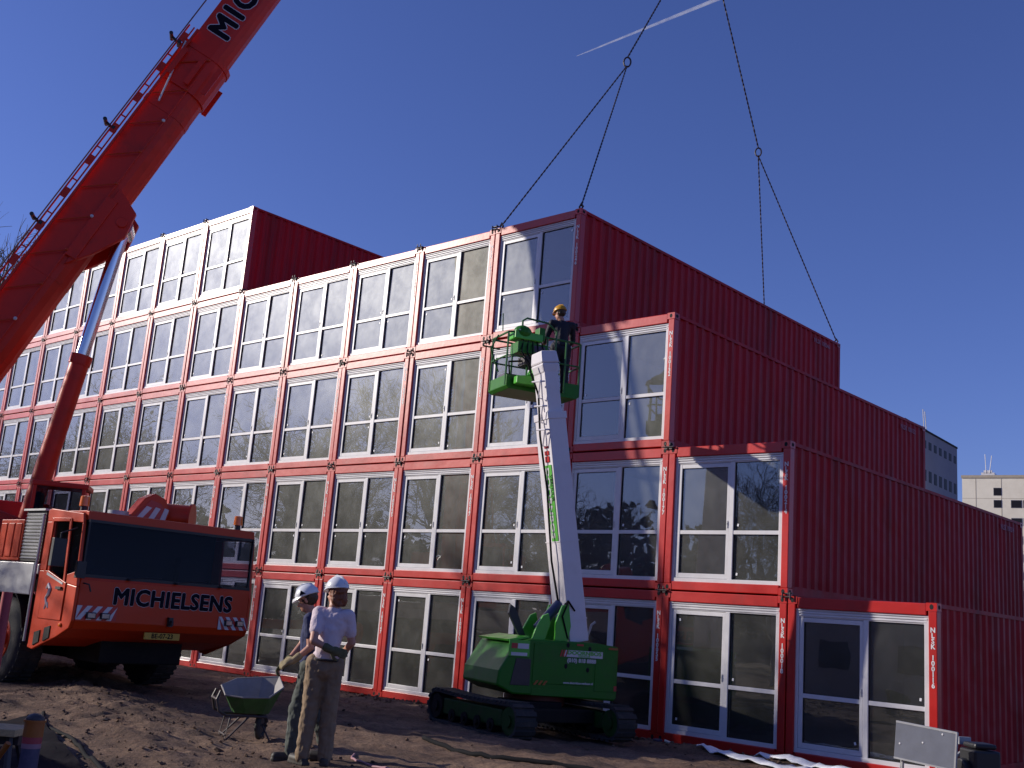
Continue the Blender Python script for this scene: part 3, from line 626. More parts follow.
q = MB(); q.prism(sec(.98, .78), 11.91, 26, 'x', 0, MBm); cp('telescopic_section', q, BOOMRED)
q = MB(); q.prism(sec(.84, .64), 26.01, BL, 'x', 0, MBm); q.box((BL-.2, -.5, -.5), (BL+.5, .5, .9), 0, MBm); cp('telescopic_section', q, BOOMRED)
# luffing cylinder bracket, barrel and rod
CX = 7.3
q = MB(); 
for b in (-.48, .34): q.prism([(CX-1.3, -.25), (CX+.8, -.25), (CX+.5, -.85), (CX-.1, -.95), (CX-.8, -.6)], b, b+.14, 'y', 0, MBm @ Matrix(((1, 0, 0, 0), (0, 1, 0, 0), (0, 0, 1, 0), (0, 0, 0, 1))))
q.box((CX-1.1, -.52, -.40), (CX+.5, .52, -.15), 0, MBm)
q.cyl((CX+.15, -.52, -.72), (CX+.15, .52, -.72), .12, n=16, M=MBm)
cp('cylinder_bracket', q, BOOMRED, bevel=.015)
top = MBm @ Vector((CX+.15, 0, -.72)); foot = tp(1.15, -.1, 2.7); dl = (top-foot); mid = foot+dl*.57
q = MB(); q.cyl(foot, mid, .205, n=28); q.cyl(mid-dl.normalized()*.15, mid+dl.normalized()*.06, .23, n=28); lc = cp('luffing_cylinder', q, BOOMRED, smooth='auto')
q = MB(); q.cyl(mid+dl.normalized()*.05, top, .145, n=28); q.cyl(top-by*.33, top+by*.33, .22, n=20); cp('piston_rod', q, CHROME, lc, smooth='auto')
q = MB(); a = foot; q.cyl(a-by*.4, a+by*.4, .3, n=20); q.box((1.1, -.5, 2.6), (2.0, .5, 2.9), 0, MT); cp('cylinder_foot', q, BOOMRED, smooth='auto')
# side rail / walkway and thin braces along the upper near side edge
sgn = 1 if (MBm.to_3x3() @ Vector((0, 1, 0))).dot(CAM-PIV) > 0 else -1
q = MB(); ys_ = sgn*.54
q.box((.6, ys_-.02, .66), (12.3, ys_+.02, .69), 0, MBm); q.box((.6, ys_-.02, .54), (12.3, ys_+.02, .565), 0, MBm)
for i in range(25): x = .8+i*.46; q.box((x, ys_-.015, .56), (x+(.03 if i % 2 else .24), ys_+.015, .67), 0, MBm)
q.box((.5, ys_-.05, .43), (12.3, ys_+.0, .48), 0, MBm)
cp('boom_walkway', q, BOOMRED, boom)
q = MB()
for i in range(12): x = 1.2+i*.92; q.tube([(x, sgn*.50, .44), (x+.48, sgn*.51, -.12)], .014, 5, mi=2, M=MBm); q.ell((x+.5, sgn*.51, -.13), .04, .03, .04, 2 if i % 3 else 1, MBm)
q.tube([(1.0, sgn*.50, -.15), (11.3, sgn*.50, -.15)], .016, 6, M=MBm)
q.tube([(10.3, sgn*.56, .2), (11.9, sgn*.55, .52)], .022, 6, mi=1, M=MBm)
cp('brace_rods', q, [BOOMRED, SIGNWHITE, CRANE], boom)
q = MB(); q.tube([(1, sgn*.50, .76), (16, sgn*.45, .74)], .016, 6, M=MBm); cp('hoist_rope', q, ROPE, boom)
for x in (1.2, 3.8, 6.5, 9.2, 11.8):
    q = MB(); q.box((x-.04, -.3, .60), (x+.04, .56*sgn, .68), 0, MBm); q.cyl((x, sgn*.45, .68), (x+.05, sgn*.45, .86), .035, n=10, M=MBm); q.cyl((x+.05, sgn*.30, .87), (x+.05, sgn*.62, .87), .045, n=10, M=MBm); cp('rope_guide', q, BLACK, boom)
# lettering running up the boom side
def boom_text(geo, off, sc_):
    q = MB(); e1 = Vector((1, 0, 0)); e2 = Vector((0, 0, 1)); Mx = frame((12.5, sgn*(.39+off), .06), e1, e2)
    if Mx.col[2].xyz.y*sgn < 0: Mx = frame((12.5, sgn*(.39+off), .06), -e1, -e2)
    q.add(geo[0], geo[1], 0, MBm @ Mx @ Matrix.Scale(sc_, 4)); return q
rv = Vector((1, 0, 0)).cross(Vector((0, 0, 1))).y*sgn < 0
g1 = text_geo('MICHIELSENS', .72, .030, .003, 1.25, 1, 'RIGHT' if rv else 'LEFT'); g2 = text_geo('MICHIELSENS', .72, .052, .001, 1.25, 1, 'RIGHT' if rv else 'LEFT')
cp('lettering_outline', boom_text(g2, .002, 1.0), SIGNWHITE, boom); cp('lettering', boom_text(g1, .006, 1.0), NAVYLET, boom)
# hoist falls and hook
HOOK = Vector((-8.54, 6.03, 21.1))
q = MB(); 
for dx in (-.12, .12): q.tube([HOOK+V(dx, 0, .9), HEAD+V(dx, 0, 0)], .014, 6)
cp('hoist_falls', q, ROPE)
q = MB(); q.box(HOOK+V(-.2, -.16, .35), HOOK+V(.2, .16, 1.1)); q.cyl(HOOK+V(-.24, 0, .8), HOOK+V(.24, 0, .8), .24, n=18); q.tube([HOOK+V(0, 0, .4), HOOK+V(0, 0, .1), HOOK+V(0, .1, -.04), HOOK+V(0, 0, -.1), HOOK+V(0, -.1, -.02)], .045, 8); cp('hook_block', q, CRANE)

# ------------------------------------------------------------------ slings
def chainlike(mb, a, b, r, pitch=.16):
    a = Vector(a); b = Vector(b); n = max(4, int((b-a).length/pitch)); d = (b-a).normalized()
    x = d.orthogonal().normalized(); y = d.cross(x)
    for ph in (0, math.pi):
        pts = []; m_ = n*4
        for i in range(m_+1): t = i/m_; an = t*n*2*math.pi/2+ph; pts.append(a.lerp(b, t)+(x*math.cos(an)+y*math.sin(an))*r*.55)
        mb.tube(pts, r*.70, 5)
ztop = 4*H+.03
xl, xr = -4*W+.09, -3*W-.09
for nm, ring, yy, lab in (('front', V(-8.56, 2.88, 15.41), .09, 'dark twisted lifting sling hooked to the front top corners of the hanging container'), ('rear', V(-8.56, 9.33, 15.54), L-.09, 'dark twisted lifting sling hooked to the rear top corners of the hanging container')):
    s_ = thing('lifting_sling', lab, 'sling', ring, 0, 'slings of the crane')
    q = MB(); chainlike(q, ring+V(0, 0, .12), HOOK, .020, .13); part('upper_rope', q, ROPE, s_, world=True)
    for x in (xl, xr):
        q = MB(); chainlike(q, ring-V(0, 0, .1), (x, yy, ztop+.06), .017, .12); part('lower_rope', q, ROPE, s_, world=True)
        q = MB(); q.tube([V(x, yy, ztop-.02), V(x+.05, yy, ztop+.04), V(x, yy, ztop+.12), V(x-.05, yy, ztop+.04)], .022, 6, closed=True); part('shackle', q, DARKSTEEL, s_, world=True)
    q = MB(); dd = (CAM-ring).normalized(); ex = dd.cross(V(0, 0, 1)).normalized()
    q.tube([ring+ex*.085*math.cos(t)+V(0, 0, 1)*.13*math.sin(t) for t in np.linspace(0, 2*math.pi, 16, endpoint=False)], .022, 6, closed=True); part('ring', q, DARKSTEEL, s_, world=True)

# ------------------------------------------------------------------ boom lift
AX = math.atan2(.914, .406); LZ = .13
lift = thing('boom_lift', 'green tracked boom lift with white telescopic mast raised to the basket', 'boom lift', (-5.5, -3.55, LZ), AX)
def lp(name, mb, mats, parent=lift, **k): return part(name, mb, mats, parent, **k)
# body, local x along machine (0 front .. 2.15 rear), y 0 (camera side) .. 1.45, z above ground
q = MB(); q.prism([(.28, .60), (2.12, .56), (2.15, .66), (2.15, 1.42), (1.75, 1.46), (.55, 1.46), (.30, 1.40), (.02, .95), (0, .72)], 0, 1.45, 'y'); body = lp('body', q, GREEN, bevel=.03)
q = MB(); q.box((.60, -.012, .78), (1.66, .004, 1.40)); q.box((1.72, -.010, .70), (2.10, .004, 1.36)); lp('side_cover', q, GREEN, body, bevel=.008)
q = MB(); q.box((.60, -.006, .60), (2.13, .0, .70)); lp('lower_sill', q, GREEN, body)
q = MB(); q.prism([(.20, 1.40), (.55, 1.47), (.55, 1.50), (.17, 1.43)], .1, 1.3, 'y'); q.box((.16, -.014, 1.18), (.52, .002, 1.43)); lp('front_hood', q, BGREEN, body)
q = MB(); q.box((.20, -.019, 1.30), (.30, -.013, 1.38), 1); q.box((.31, -.019, 1.30), (.50, -.013, 1.38), 0); q.box((.20, -.019, 1.19), (.48, -.013, 1.24), 0)
lp('hood_sticker', q, [SIGNWHITE, SIGNRED, LETGREEN, BLACKHOLE, ORANGE], body); q = MB()
vs, fs = text_geo('DOORNBOS', .18, .008, .001)
q.box((1.14, -.020, 1.22), (1.84, -.013, 1.325), 0)
for i in range(3): q.prism([(1.06+i*.045, 1.22), (1.085+i*.045, 1.22), (1.115+i*.045, 1.325), (1.09+i*.045, 1.325)], -.021, -.013, 'y', 1)
q.add([(v[0]*.62, v[1]*.45, v[2]) for v in vs], fs, 2, frame((1.5, -.023, 1.285), (1, 0, 0), (0, 0, 1)))
vs, fs = text_geo('VERHUUR', .05, .001, .001); q.add(vs, fs, 2, frame((1.5, -.023, 1.237), (1, 0, 0), (0, 0, 1)))
lp('company_sticker', q, [SIGNWHITE, SIGNRED, LETGREEN, BLACKHOLE, ORANGE], body); q = MB()
vs, fs = text_geo('(010) 818 8888', .085, .0035, .001); q.add(vs, fs, 0, frame((1.46, -.018, 1.165), (1, 0, 0), (0, 0, 1)))
lp('phone_lettering', q, [SIGNWHITE, SIGNRED, LETGREEN, BLACKHOLE, ORANGE], body); q = MB()
vs, fs = text_geo('www.doornbos-verhuur.nl', .05, .0015, .001); q.add(vs, fs, 0, frame((1.42, -.014, .815), (1, 0, 0), (0, 0, 1)))
lp('web_lettering', q, [SIGNWHITE, SIGNRED, LETGREEN, BLACKHOLE, ORANGE], body); q = MB(); q.box((1.36, -.018, 1.40), (1.48, -.012, 1.43), 1); lp('red_sticker', q, [SIGNWHITE, SIGNRED, LETGREEN, BLACKHOLE, ORANGE], body)
for x, z in ((1.20, 1.40), (1.60, 1.36), (1.18, 1.07), (1.58, 1.03)): q = MB(); q.ell((x, -.014, z), .03, .006, .04, 3); lp('bolt_hole', q, [SIGNWHITE, SIGNRED, LETGREEN, BLACKHOLE, ORANGE], body)
q = MB()
for i in range(3): q.prism([(.62+i*.08, .76), (.66+i*.08, .76), (.71+i*.08, .83), (.67+i*.08, .83)], -.018, -.01, 'y', 4)
lp('hazard_sticker', q, [SIGNWHITE, SIGNRED, LETGREEN, BLACKHOLE, ORANGE], body); q = MB()
q.box((1.95, -.016, 1.37), (2.12, -.010, 1.405), 4); lp('reflector', q, [SIGNWHITE, SIGNRED, LETGREEN, BLACKHOLE, ORANGE], body); q = MB(); q.box((2.08, -.016, .72), (2.13, -.010, .80), 1)
lp('reflector', q, [SIGNWHITE, SIGNRED, LETGREEN, BLACKHOLE, ORANGE], body)
q = MB(); q.prism([(.22, .74), (.56, .74), (.56, 1.15), (.30, 1.15)], -.012, .002, 'y'); lp('access_hatch', q, DARKSTEEL, body, bevel=.006, label='dark hatch low on the left end of the green body')
q = MB(); q.cyl((1.0, .7, .42), (1.0, .7, .62), .5, n=28); lp('slewing_ring', q, mat('rusty_red_steel', (.16, .035, .02), .6, var=.3), smooth='auto')
# undercarriage with two tracks; local frame turned
ua = math.atan2(-.28, .96)-AX; UM = Matrix.Translation((.75, .35, 0)) @ Matrix.Rotation(ua, 4, 'Z')
q = MB(); q.box((-.7, -.8, .22), (.7, .8, .42), 0, UM); q.box((-.35, -.4, .4), (.35, .4, .5), 0, UM); lp('undercarriage', q, CHASSIS, bevel=.02)
for s in (-1, 1):
    q = MB(); Lh, r, yc, tw_ = 1.12, .25, s*.93, .17
    loop = []
    n = 14
    for i in range(9): loop.append((-Lh+2*Lh*i/8, .03))
    for i in range(1, n): t = -math.pi/2+math.pi*i/n; loop.append((Lh+r*math.cos(t)*1.0, .03+r+r*math.sin(t)))
    for i in range(9): loop.append((Lh-2*Lh*i/8, .03+2*r-(.03*math.sin(math.pi*i/8))))
    for i in range(1, n): t = math.pi/2+math.pi*i/n; loop.append((-Lh+r*math.cos(t), .03+r+r*math.sin(t)))
    m_ = len(loop); vs = []; cz = .03+r
    for (x, z) in loop:
        dx = x-max(-Lh, min(Lh, x)); dz = z-cz; l_ = math.hypot(dx, dz) or 1; ix, iz = x-dx/l_*.035, z-dz/l_*.035
        vs += [(x, yc-tw_, z), (x, yc+tw_, z), (ix, yc+tw_, iz), (ix, yc-tw_, iz)]
    fs = []
    for i in range(m_):
        j = (i+1) % m_
        for a, b in ((0, 1), (1, 2), (2, 3), (3, 0)): fs.append((4*i+a, 4*i+b, 4*j+b, 4*j+a))
    q.add(vs, fs, 0, UM)
    # shoes
    per = 46
    cum = [0]
    for i in range(m_): a = loop[i]; b = loop[(i+1) % m_]; cum.append(cum[-1]+math.hypot(b[0]-a[0], b[1]-a[1]))
    for k in range(per):
        d_ = cum[-1]*k/per; i = max(j for j in range(m_) if cum[j] <= d_); t = (d_-cum[i])/max(1e-6, cum[i+1]-cum[i]); a = loop[i]; b = loop[(i+1) % m_]
        x = a[0]+(b[0]-a[0])*t; z = a[1]+(b[1]-a[1])*t; ang = math.atan2(b[1]-a[1], b[0]-a[0])
        M = UM @ Matrix.Translation((x, yc, z)) @ Matrix.Rotation(-ang, 4, 'Y'); q.box((-.045, -tw_-.01, -.028), (.03, tw_+.01, .004), 0, M)
    tr = lp('track', q, TYRE)
    for x, rr in ((-Lh, .19), (Lh, .20), (-.6, .10), (-.2, .10), (.2, .10), (.6, .10)):
        z = .03+.25 if abs(x) > 1 else .03+.14
        w2 = MB(); w2.cyl((x, yc-tw_+.02, z), (x, yc+tw_-.02, z), rr, n=24, M=UM); w2.cyl((x, yc-tw_-.01, z), (x, yc+tw_+.01, z), rr*.45, n=14, M=UM); lp('track_roller', w2, DGREEN if x == Lh else CHASSIS, tr, smooth='auto')
    w2 = MB(); w2.box((-Lh+.2, yc-tw_+.04, .17), (Lh-.22, yc+tw_-.04, .42), 0, UM); lp('track_frame', w2, DGREEN, tr, bevel=.02)
# mast
TL = rad(10.5); MP = Vector((1.50, .42, 1.40)); bz = Vector((-math.sin(TL), 0, math.cos(TL)))
MM = frame(MP, (math.cos(TL), 0, math.sin(TL)), (0, 1, 0))       # x = across (machine axis), y = width, z = up the mast
def taper(mb, z0, z1, a0, b0, a1, b1, mi=0, ox=0):
    vs = [(ox-a0, -b0, z0), (ox+a0, -b0, z0), (ox+a0, b0, z0), (ox-a0, b0, z0), (ox-a1, -b1, z1), (ox+a1, -b1, z1), (ox+a1, b1, z1), (ox-a1, b1, z1)]
    mb.add(vs, [(0, 3, 2, 1), (4, 5, 6, 7), (0, 1, 5, 4), (1, 2, 6, 5), (2, 3, 7, 6), (3, 0, 4, 7)], mi, MM)
q = MB(); taper(q, .06, 3.85, .175, .27, .165, .26); mast = lp('mast', q, WBOOM, bevel=.014)
q = MB(); taper(q, 3.76, 3.88, .18, .275, .178, .272); lp('mast_collar', q, WBOOM, mast, bevel=.004)
for z in (.42, 1.7): q = MB(); taper(q, z, z+.02, .179, .274, .179, .274); lp('mast_seam', q, WBOOM, mast)
q = MB(); taper(q, 3.88, 4.6, .13, .21, .13, .21); ms = lp('mast_extension', q, WBOOM, bevel=.01)
q = MB(); taper(q, 4.55, 4.72, .14, .21, .17, .23); taper(q, 4.72, 4.94, .17, .23, .15, .20); lp('mast_head', q, WBOOM, bevel=.03)
q = MB()
for z in (3.60, 4.0, 4.42): q.tube([(-.30, -.05, z), (-.24, -.24, z-.02), (-.16, -.24, z-.02)], .016, 6, M=MM); q.tube([(-.24, -.24, z), (-.24, -.1, z-.28), (-.17, -.1, z-.3)], .012, 6, M=MM)
lp('hose_guide', q, WBOOM)
q = MB(); q.tube([(-.17, .0, .5), (-.26, -.05, 1.4), (-.20, -.02, 2.6), (-.25, -.05, 3.5), (-.18, 0, 4.2), (-.30, .05, 4.75)], .018, 7, M=MM); lp('hydraulic_hose', q, HOSE)
# mast lettering on the sunlit narrow side (faces local -x)
q = MB(); X = -.176
q.box((X-.004, -.215, 1.72), (X, .02, 2.74+.25), 0, MM)
vs, fs = text_geo('DOORNBOS', .27, .012, .002, 1.03); w0 = max(v[0] for v in vs)-min(v[0] for v in vs)
Mt = frame((X-.007, -.06, 2.36), (0, 0, -1), (0, -1, 0)); 
if (Mt.col[2].xyz).x > 0: Mt = frame((X-.007, -.06, 2.36), (0, 0, -1), (0, 1, 0))
q.add([(v[0]*1.18/w0, v[1]*.6, v[2]) for v in vs], fs, 1, MM @ Mt)
vs, fs = text_geo('VERHUUR', .1, .002, .001); Mt2 = Mt.copy(); Mt2.translation = Vector((X-.007, -.175, 2.6)); q.add(vs, fs, 3, MM @ Mt2)
for i, hgt in enumerate((.10, .07, .03)): q.box((X-.006, -.17, 3.04+i*.12), (X-.002, -.02, 3.04+i*.12+hgt), 2, MM)
lp('mast_lettering', q, [LETGREEN, SIGNWHITE, SIGNRED, NAVYLET], mast)
# lift cylinder and lugs
q = MB(); 
for y in (.12, .60): q.prism([(1.02, 1.45), (1.26, 1.45), (1.30, 1.7), (1.24, 2.05), (1.12, 2.02), (1.02, 1.75)], y, y+.05, 'y')
for y in (.15, .62): q.prism([(.62, 1.45), (.86, 1.45), (.94, 1.72), (.90, 1.88), (.80, 1.84), (.68, 1.62)], y, y+.05, 'y')
lp('lug_plate', q, BGREEN, bevel=.01)
q = MB(); q.cyl((.82, .40, 1.62), (1.2, .40, 2.05), .085, n=18); q.cyl((1.2, .40, 2.05), (1.33, .40, 2.2), .05, n=14); lp('lift_cylinder', q, mat('blue_black_steel', (.03, .04, .10), .35), smooth='auto')
q = MB(); 
for i in range(4): q.tube([(1.25, .12+.03*i, 1.5), (1.12, .10+.03*i, 1.85), (1.22, .1+.03*i, 2.1), (1.36, .14+.03*i, 1.95)], .014, 6)
lp('hydraulic_hose', q, HOSE)
q = MB(); q.prism([(.50, 1.50), (.62, 1.50), (.42, 1.92), (.32, 1.98), (.30, 1.84)], .4, .46, 'y'); lp('control_lever', q, BLACK)
q = MB(); q.tube([(1.72, .35, 1.5), (1.80, .35, 1.75), (1.86, .33, 1.8)], .02, 6); lp('latch', q, GREYMET)
# basket: local coordinates again, behind the mast head
bx, byy, bz0 = .92, 1.42, 5.72
BM = Matrix.Translation((bx, byy, bz0)); bl, bw = .72, .40
q = MB(); q.prism([(-bl, 0), (-bl+.06, -.05), (bl-.06, -.05), (bl, 0), (bl, .02), (-bl, .02)], -bw, bw, 'y', 0, BM)
for (a, b) in (((-bl, -bw, .0), (-.02, -bw+.02, .20)), ((.42, -bw, 0), (bl, -bw+.02, .22)), ((-bl, bw-.02, 0), (bl, bw, .20)), ((-bl, -bw, 0), (-bl+.02, bw, .20)), ((bl-.02, -bw, 0), (bl, bw, .22))): q.box(a, b, 0, BM)
bask = lp('basket', q, GREEN, bevel=.008)
q = MB()
def rail(z, r=.019): q.tube([(-bl, -bw+.06, z), (-bl+.06, -bw, z), (bl-.06, -bw, z), (bl, -bw+.06, z), (bl, bw-.06, z), (bl-.06, bw, z), (-bl+.06, bw, z), (-bl, bw-.06, z)], r, 7, M=BM, closed=True)
rail(.98); rail(.55, .016)
for (x, y) in ((-bl, -bw+.06), (-.35, -bw), (.02, -bw), (.40, -bw), (bl, -bw+.06), (bl, bw-.06), (.3, bw), (-.3, bw), (-bl, bw-.06)): q.tube([(x, y, .02), (x, y, .98)], .018, 7, M=BM)
q.tube([(-.50, -bw-.02, 1.0), (-.50, -bw-.02, 1.20), (-.42, -bw-.02, 1.26), (.0, -bw-.02, 1.24), (.18, -bw-.02, 1.12), (.18, -bw-.02, .3)], .018, 7, M=BM)
q.tube([(-bl, 0, .3), (-bl-.18, 0, .7), (-bl-.05, 0, .98)], .014, 6, M=BM); q.tube([(-bl-.3, .1, .76), (-bl, 0, .72)], .014, 6, M=BM); q.tube([(-bl-.1, -.3, .98), (-bl-.12, -.3, 1.3)], .010, 6, M=BM)
lp('guard_rail', q, mat('dark_green_tube', (.03, .14, .03), .4), bask)
BC = BM @ Matrix.Translation((-.16, 0, 0))
q = MB(); q.box((-.48, -bw-.06, .86), (.06, -bw+.26, 1.00), 0, BC); q.ell((-.30, -bw+.05, 1.0), .17, .16, .13, 1, BC); q.box((.0, -bw-.02, .9), (.12, -bw+.18, 1.14), 1, BC); q.box((-.42, -bw-.08, 1.0), (-.2, -bw-.05, 1.03), 2, BC)
lp('control_console', q, [BGREEN, GREEN, SIGNWHITE], bask, bevel=.02)
q = MB(); q.box((-.40, -bw-.05, .62), (.16, -bw+.3, .82), 0, BC); q.box((-.28, -bw-.08, .40), (.20, -bw+.2, .56), 1, BC); q.box((-.1, -bw-.06, .66), (.12, -bw-.052, .78), 2, BC); lp('control_box', q, [GREEN, DARKSTEEL, BLUEG], bask, bevel=.02)
q = MB()
for k in range(5): q.tube([(-.3+.09*k, -bw-.02, .86), (-.36+.1*k, -bw-.10-.02*k, .62), (-.2+.07*k, -bw-.12, .42), (-.05+.05*k, -bw-.15, .2)], .013, 6, M=BC)
q.tube([(-.1, -bw-.05, .5), (-.5, -bw+.1, .45), (-.45, -bw+.1, .1)], .02, 6, M=BC)
lp('control_hose', q, HOSE, bask)
q = MB(); q.box((-.62, -.05, .03), (-.28, .25, .30), 0, BM); q.box((.05, .0, .03), (.30, .3, .45), 0, BM); lp('tool_crate', q, BLUEG, bask, bevel=.01)
q = MB(); q.prism([(-.45, .02), (.22, .02), (.28, .12), (.24, .36), (.05, .40), (-.12, .34), (-.16, .20), (-.45, .16)], -bw-.20, -bw-.04, 'y', 0, BC); q.prism([(-.2, .22), (.2, .24), (.18, .46), (-.1, .46)], -bw-.26, -bw-.02, 'y', 0, BC); q.tube([(.1, -bw-.15, .1), (.3, -bw-.35, -.05)], .06, 8, M=BC); lp('rotator_bracket', q, BGREEN, bask, bevel=.02)

# ------------------------------------------------------------------ people
def capsule(mb, a, b, r1, r2, n=12):
    a = Vector(a); b = Vector(b); d = b-a; Ln = d.length
    if Ln < 1e-5: return mb.ell(a, r1, r1, r1)
    d.normalize(); pts = []; rs = []
    for t in (-1, -.85, -.5): pts.append(a+d*r1*t); rs.append(r1*math.sqrt(max(.002, 1-t*t)))
    for t in (0, .25, .5, .75, 1): pts.append(a.lerp(b, t)); rs.append(r1+(r2-r1)*t)
    for t in (.5, .85, 1): pts.append(b+d*r2*t); rs.append(r2*math.sqrt(max(.002, 1-t*t)))
    mb.tube(pts, rs, n)
def fuse(name, mb, material, parent, voxel=.012, smooth=4, disp=0, label=None):
    me = bpy.data.meshes.new(name); me.from_pydata(mb.v, [], mb.f); o = bpy.data.objects.new('tmp', me); COL.objects.link(o)
    bm = bmesh.new(); bm.from_mesh(me); bmesh.ops.recalc_face_normals(bm, faces=bm.faces); bm.to_mesh(me); bm.free()
    r = o.modifiers.new('r', 'REMESH'); r.mode = 'VOXEL'; r.voxel_size = voxel
    s_ = o.modifiers.new('s', 'SMOOTH'); s_.factor = .6; s_.iterations = smooth
    if disp:
        t = bpy.data.textures.new('folds', 'CLOUDS'); t.noise_scale = .065; t.noise_depth = 2
        dm = o.modifiers.new('d', 'DISPLACE'); dm.texture = t; dm.strength = disp; dm.mid_level = .5
    m2 = bake(o); m2.materials.clear(); m2.materials.append(material); m2.polygons.foreach_set('use_smooth', [True]*len(m2.polygons)); m2.name = name
    return inst(name, m2, parent, label=label)
def hand_geo(mb, wrist, direction, palm_n, side_, curl=.5, sc=1.0, fat=1.0):
    """palm, four unequal bent fingers, thumb off the side of the palm"""
    d = Vector(direction).normalized(); n = Vector(palm_n); n = (n-d*n.dot(d)).normalized(); s_ = d.cross(n)*side_
    w0 = Vector(wrist); pc = w0+d*.05*sc
    M = Matrix((s_, d, n)).transposed().to_4x4(); M.translation = pc; mb.ell((0, 0, 0), .042*sc, .055*sc, .018*sc*fat, 0, M)
    for k, (off, ln) in enumerate(((-.031, .066), (-.010, .078), (.011, .072), (.030, .056))):
        p = pc+d*.042*sc+s_*off*sc; a = curl*.5; dirn = (d*math.cos(a)+n*math.sin(a)); r = .0088*fat*sc
        for j in range(3):
            q_ = p+dirn*ln*sc*(.45, .32, .25)[j]; capsule(mb, p, q_, r, r*.93, 8); p = q_; r *= .93; a += curl*.75; dirn = (d*math.cos(a)+n*math.sin(a))
    p = pc-s_*.032*sc-d*.022*sc; t = (-s_*.75+d*.6+n*.35).normalized(); q_ = p+t*.042*sc; capsule(mb, p, q_, .0115*fat*sc, .0105*fat*sc, 8)
    t = (d*.85-s_*.2+n*.5).normalized(); capsule(mb, q_, q_+t*.030*sc, .0105*fat*sc, .009*fat*sc, 8)
def person(loc, rz, J, mats, label, helmet, hairlen=.0, gl=(None, None), cat='person', heavy=1.0):
    P_ = thing('person', label, cat, loc, rz)
    j = {k: Vector(v) for k, v in J.items() if isinstance(v, tuple)}
    hc = j['head']; face = Vector(J['face']).normalized(); up = Vector((0, 0, 1)); fs_ = up.cross(face).normalized(); up2 = face.cross(fs_)
    HM = Matrix((face, fs_, up2)).transposed().to_4x4(); HM.translation = hc
    b = MB(); e = b.ell
    e((.0, 0, .03), .095, .076, .105, 0, HM); e((.025, 0, -.05), .070, .058, .075, 0, HM); e((.065, 0, -.085), .03, .03, .025, 0, HM)
    capsule(b, HM @ V(.090, 0, .0), HM @ V(.112, 0, -.030), .010, .015, 8)
    for s in (-1, 1): e((-.005, s*.078, -.012), .020, .010, .032, 0, HM); e((.078, s*.030, -.035), .016, .02, .014, 0, HM)
    e((.088, 0, -.062), .012, .026, .010, 0, HM)
    capsule(b, j['neck'], hc-V(0, 0, .06), .058, .052)
    ch, pv = j['chest'], j['pelvis']; sd = (j['shR']-j['shL']).normalized(); fw = Vector((0, 0, 1)).cross(sd)
    TM = Matrix((sd, -fw, (ch-pv).normalized())).transposed().to_4x4(); TM.translation = ch
    e((0, 0, .02), .130*heavy, .085*heavy, .15, 0, TM); PM = TM.copy(); PM.translation = pv; e((0, 0, .0), .130*heavy, .09*heavy, .11, 0, PM)
    capsule(b, ch, pv, .095*heavy, .095*heavy)
    capsule(b, j['neck']-V(0, 0, .03), ch, .058, .09)
    for s in 'LR':
        capsule(b, j['sh'+s], j['el'+s], .046, .040); capsule(b, j['el'+s], j['wr'+s], .040, .027)
        capsule(b, j['sh'+s], ch+V(0, 0, .06), .048, .06)
        capsule(b, j['hip'+s], j['kn'+s], .085, .055); capsule(b, j['kn'+s], j['an'+s], .055, .036)
        hn = (j['wr'+s]-j['el'+s]).normalized(); hdv = Vector(J.get('hand'+s, hn)); hand_geo(b, j['wr'+s], hdv, J.get('palm'+s, (0, 0, -1)), 1 if s == 'L' else -1, J.get('curl'+s, .6))
        toe = Vector(J.get('toe'+s, (-1, 0, 0))).normalized(); capsule(b, j['an'+s]+V(0, 0, -.04), j['an'+s]+toe*.15+V(0, 0, -.055), .035, .028)
    fuse('body', b, mats['skin'], P_, .0075, 3)
    # shirt
    q = MB(); q.ell((0, 0, .05), .168*heavy, .118*heavy, .175, 0, TM); q.ell((0, 0, .06), .160*heavy, .126*heavy, .07, 0, PM)
    capsule(q, ch+V(0, 0, .02), pv+V(0, 0, .12), .130*heavy, .132*heavy); q.ell((0, 0, .05), .150*heavy, .128*heavy, .075, 0, PM)
    capsule(q, j['neck']-V(0, 0, .040), ch, .066, .11)
    for s in 'LR':
        capsule(q, j['sh'+s]*1.0, ch+V(0, 0, .10), .069, .105)
        t = mats.get('sleeve', .55); en = j['sh'+s].lerp(j['el'+s], min(t, 1)); capsule(q, j['sh'+s], en, .067, .062 if t < 1 else .056)
        if t >= 1: capsule(q, j['el'+s], j['el'+s].lerp(j['wr'+s], .9), .058, .042)
    # cut the hem flat and open sleeves by clipping spheres is left to the trousers overlapping
    q.box((-1, -1, -1), (1, 1, pv.z+.01)) if False else None
    fuse('shirt', q, mats['shirt'], P_, .009, 2, .016)
    q = MB(); q.ell((0, 0, -.05), .172*heavy, .136*heavy, .13, 0, PM)
    for s in 'LR':
        capsule(q, j['hip'+s]+V(0, 0, .03), j['kn'+s], .110*heavy, .082); capsule(q, j['kn'+s], j['an'+s]+V(0, 0, .04), .082, .070)
        capsule(q, j['an'+s]+V(0, 0, .05), j['an'+s]+V(0, 0, .0), .072, .070)
    capsule(q, j['hipL']+V(0, 0, .02), j['hipR']+V(0, 0, .02), .12*heavy, .12*heavy)
    fuse('trousers', q, mats['trousers'], P_, .010, 2, .030)
    if mats.get('belt'):
        q = MB(); pts = []
        for t in np.linspace(0, 2*math.pi, 28, endpoint=False): pts.append(PM @ V(.158*heavy*math.cos(t), .128*heavy*math.sin(t), .03))
        q.tube(pts, .012, 6, closed=True); part('belt', q, BLACK, P_)
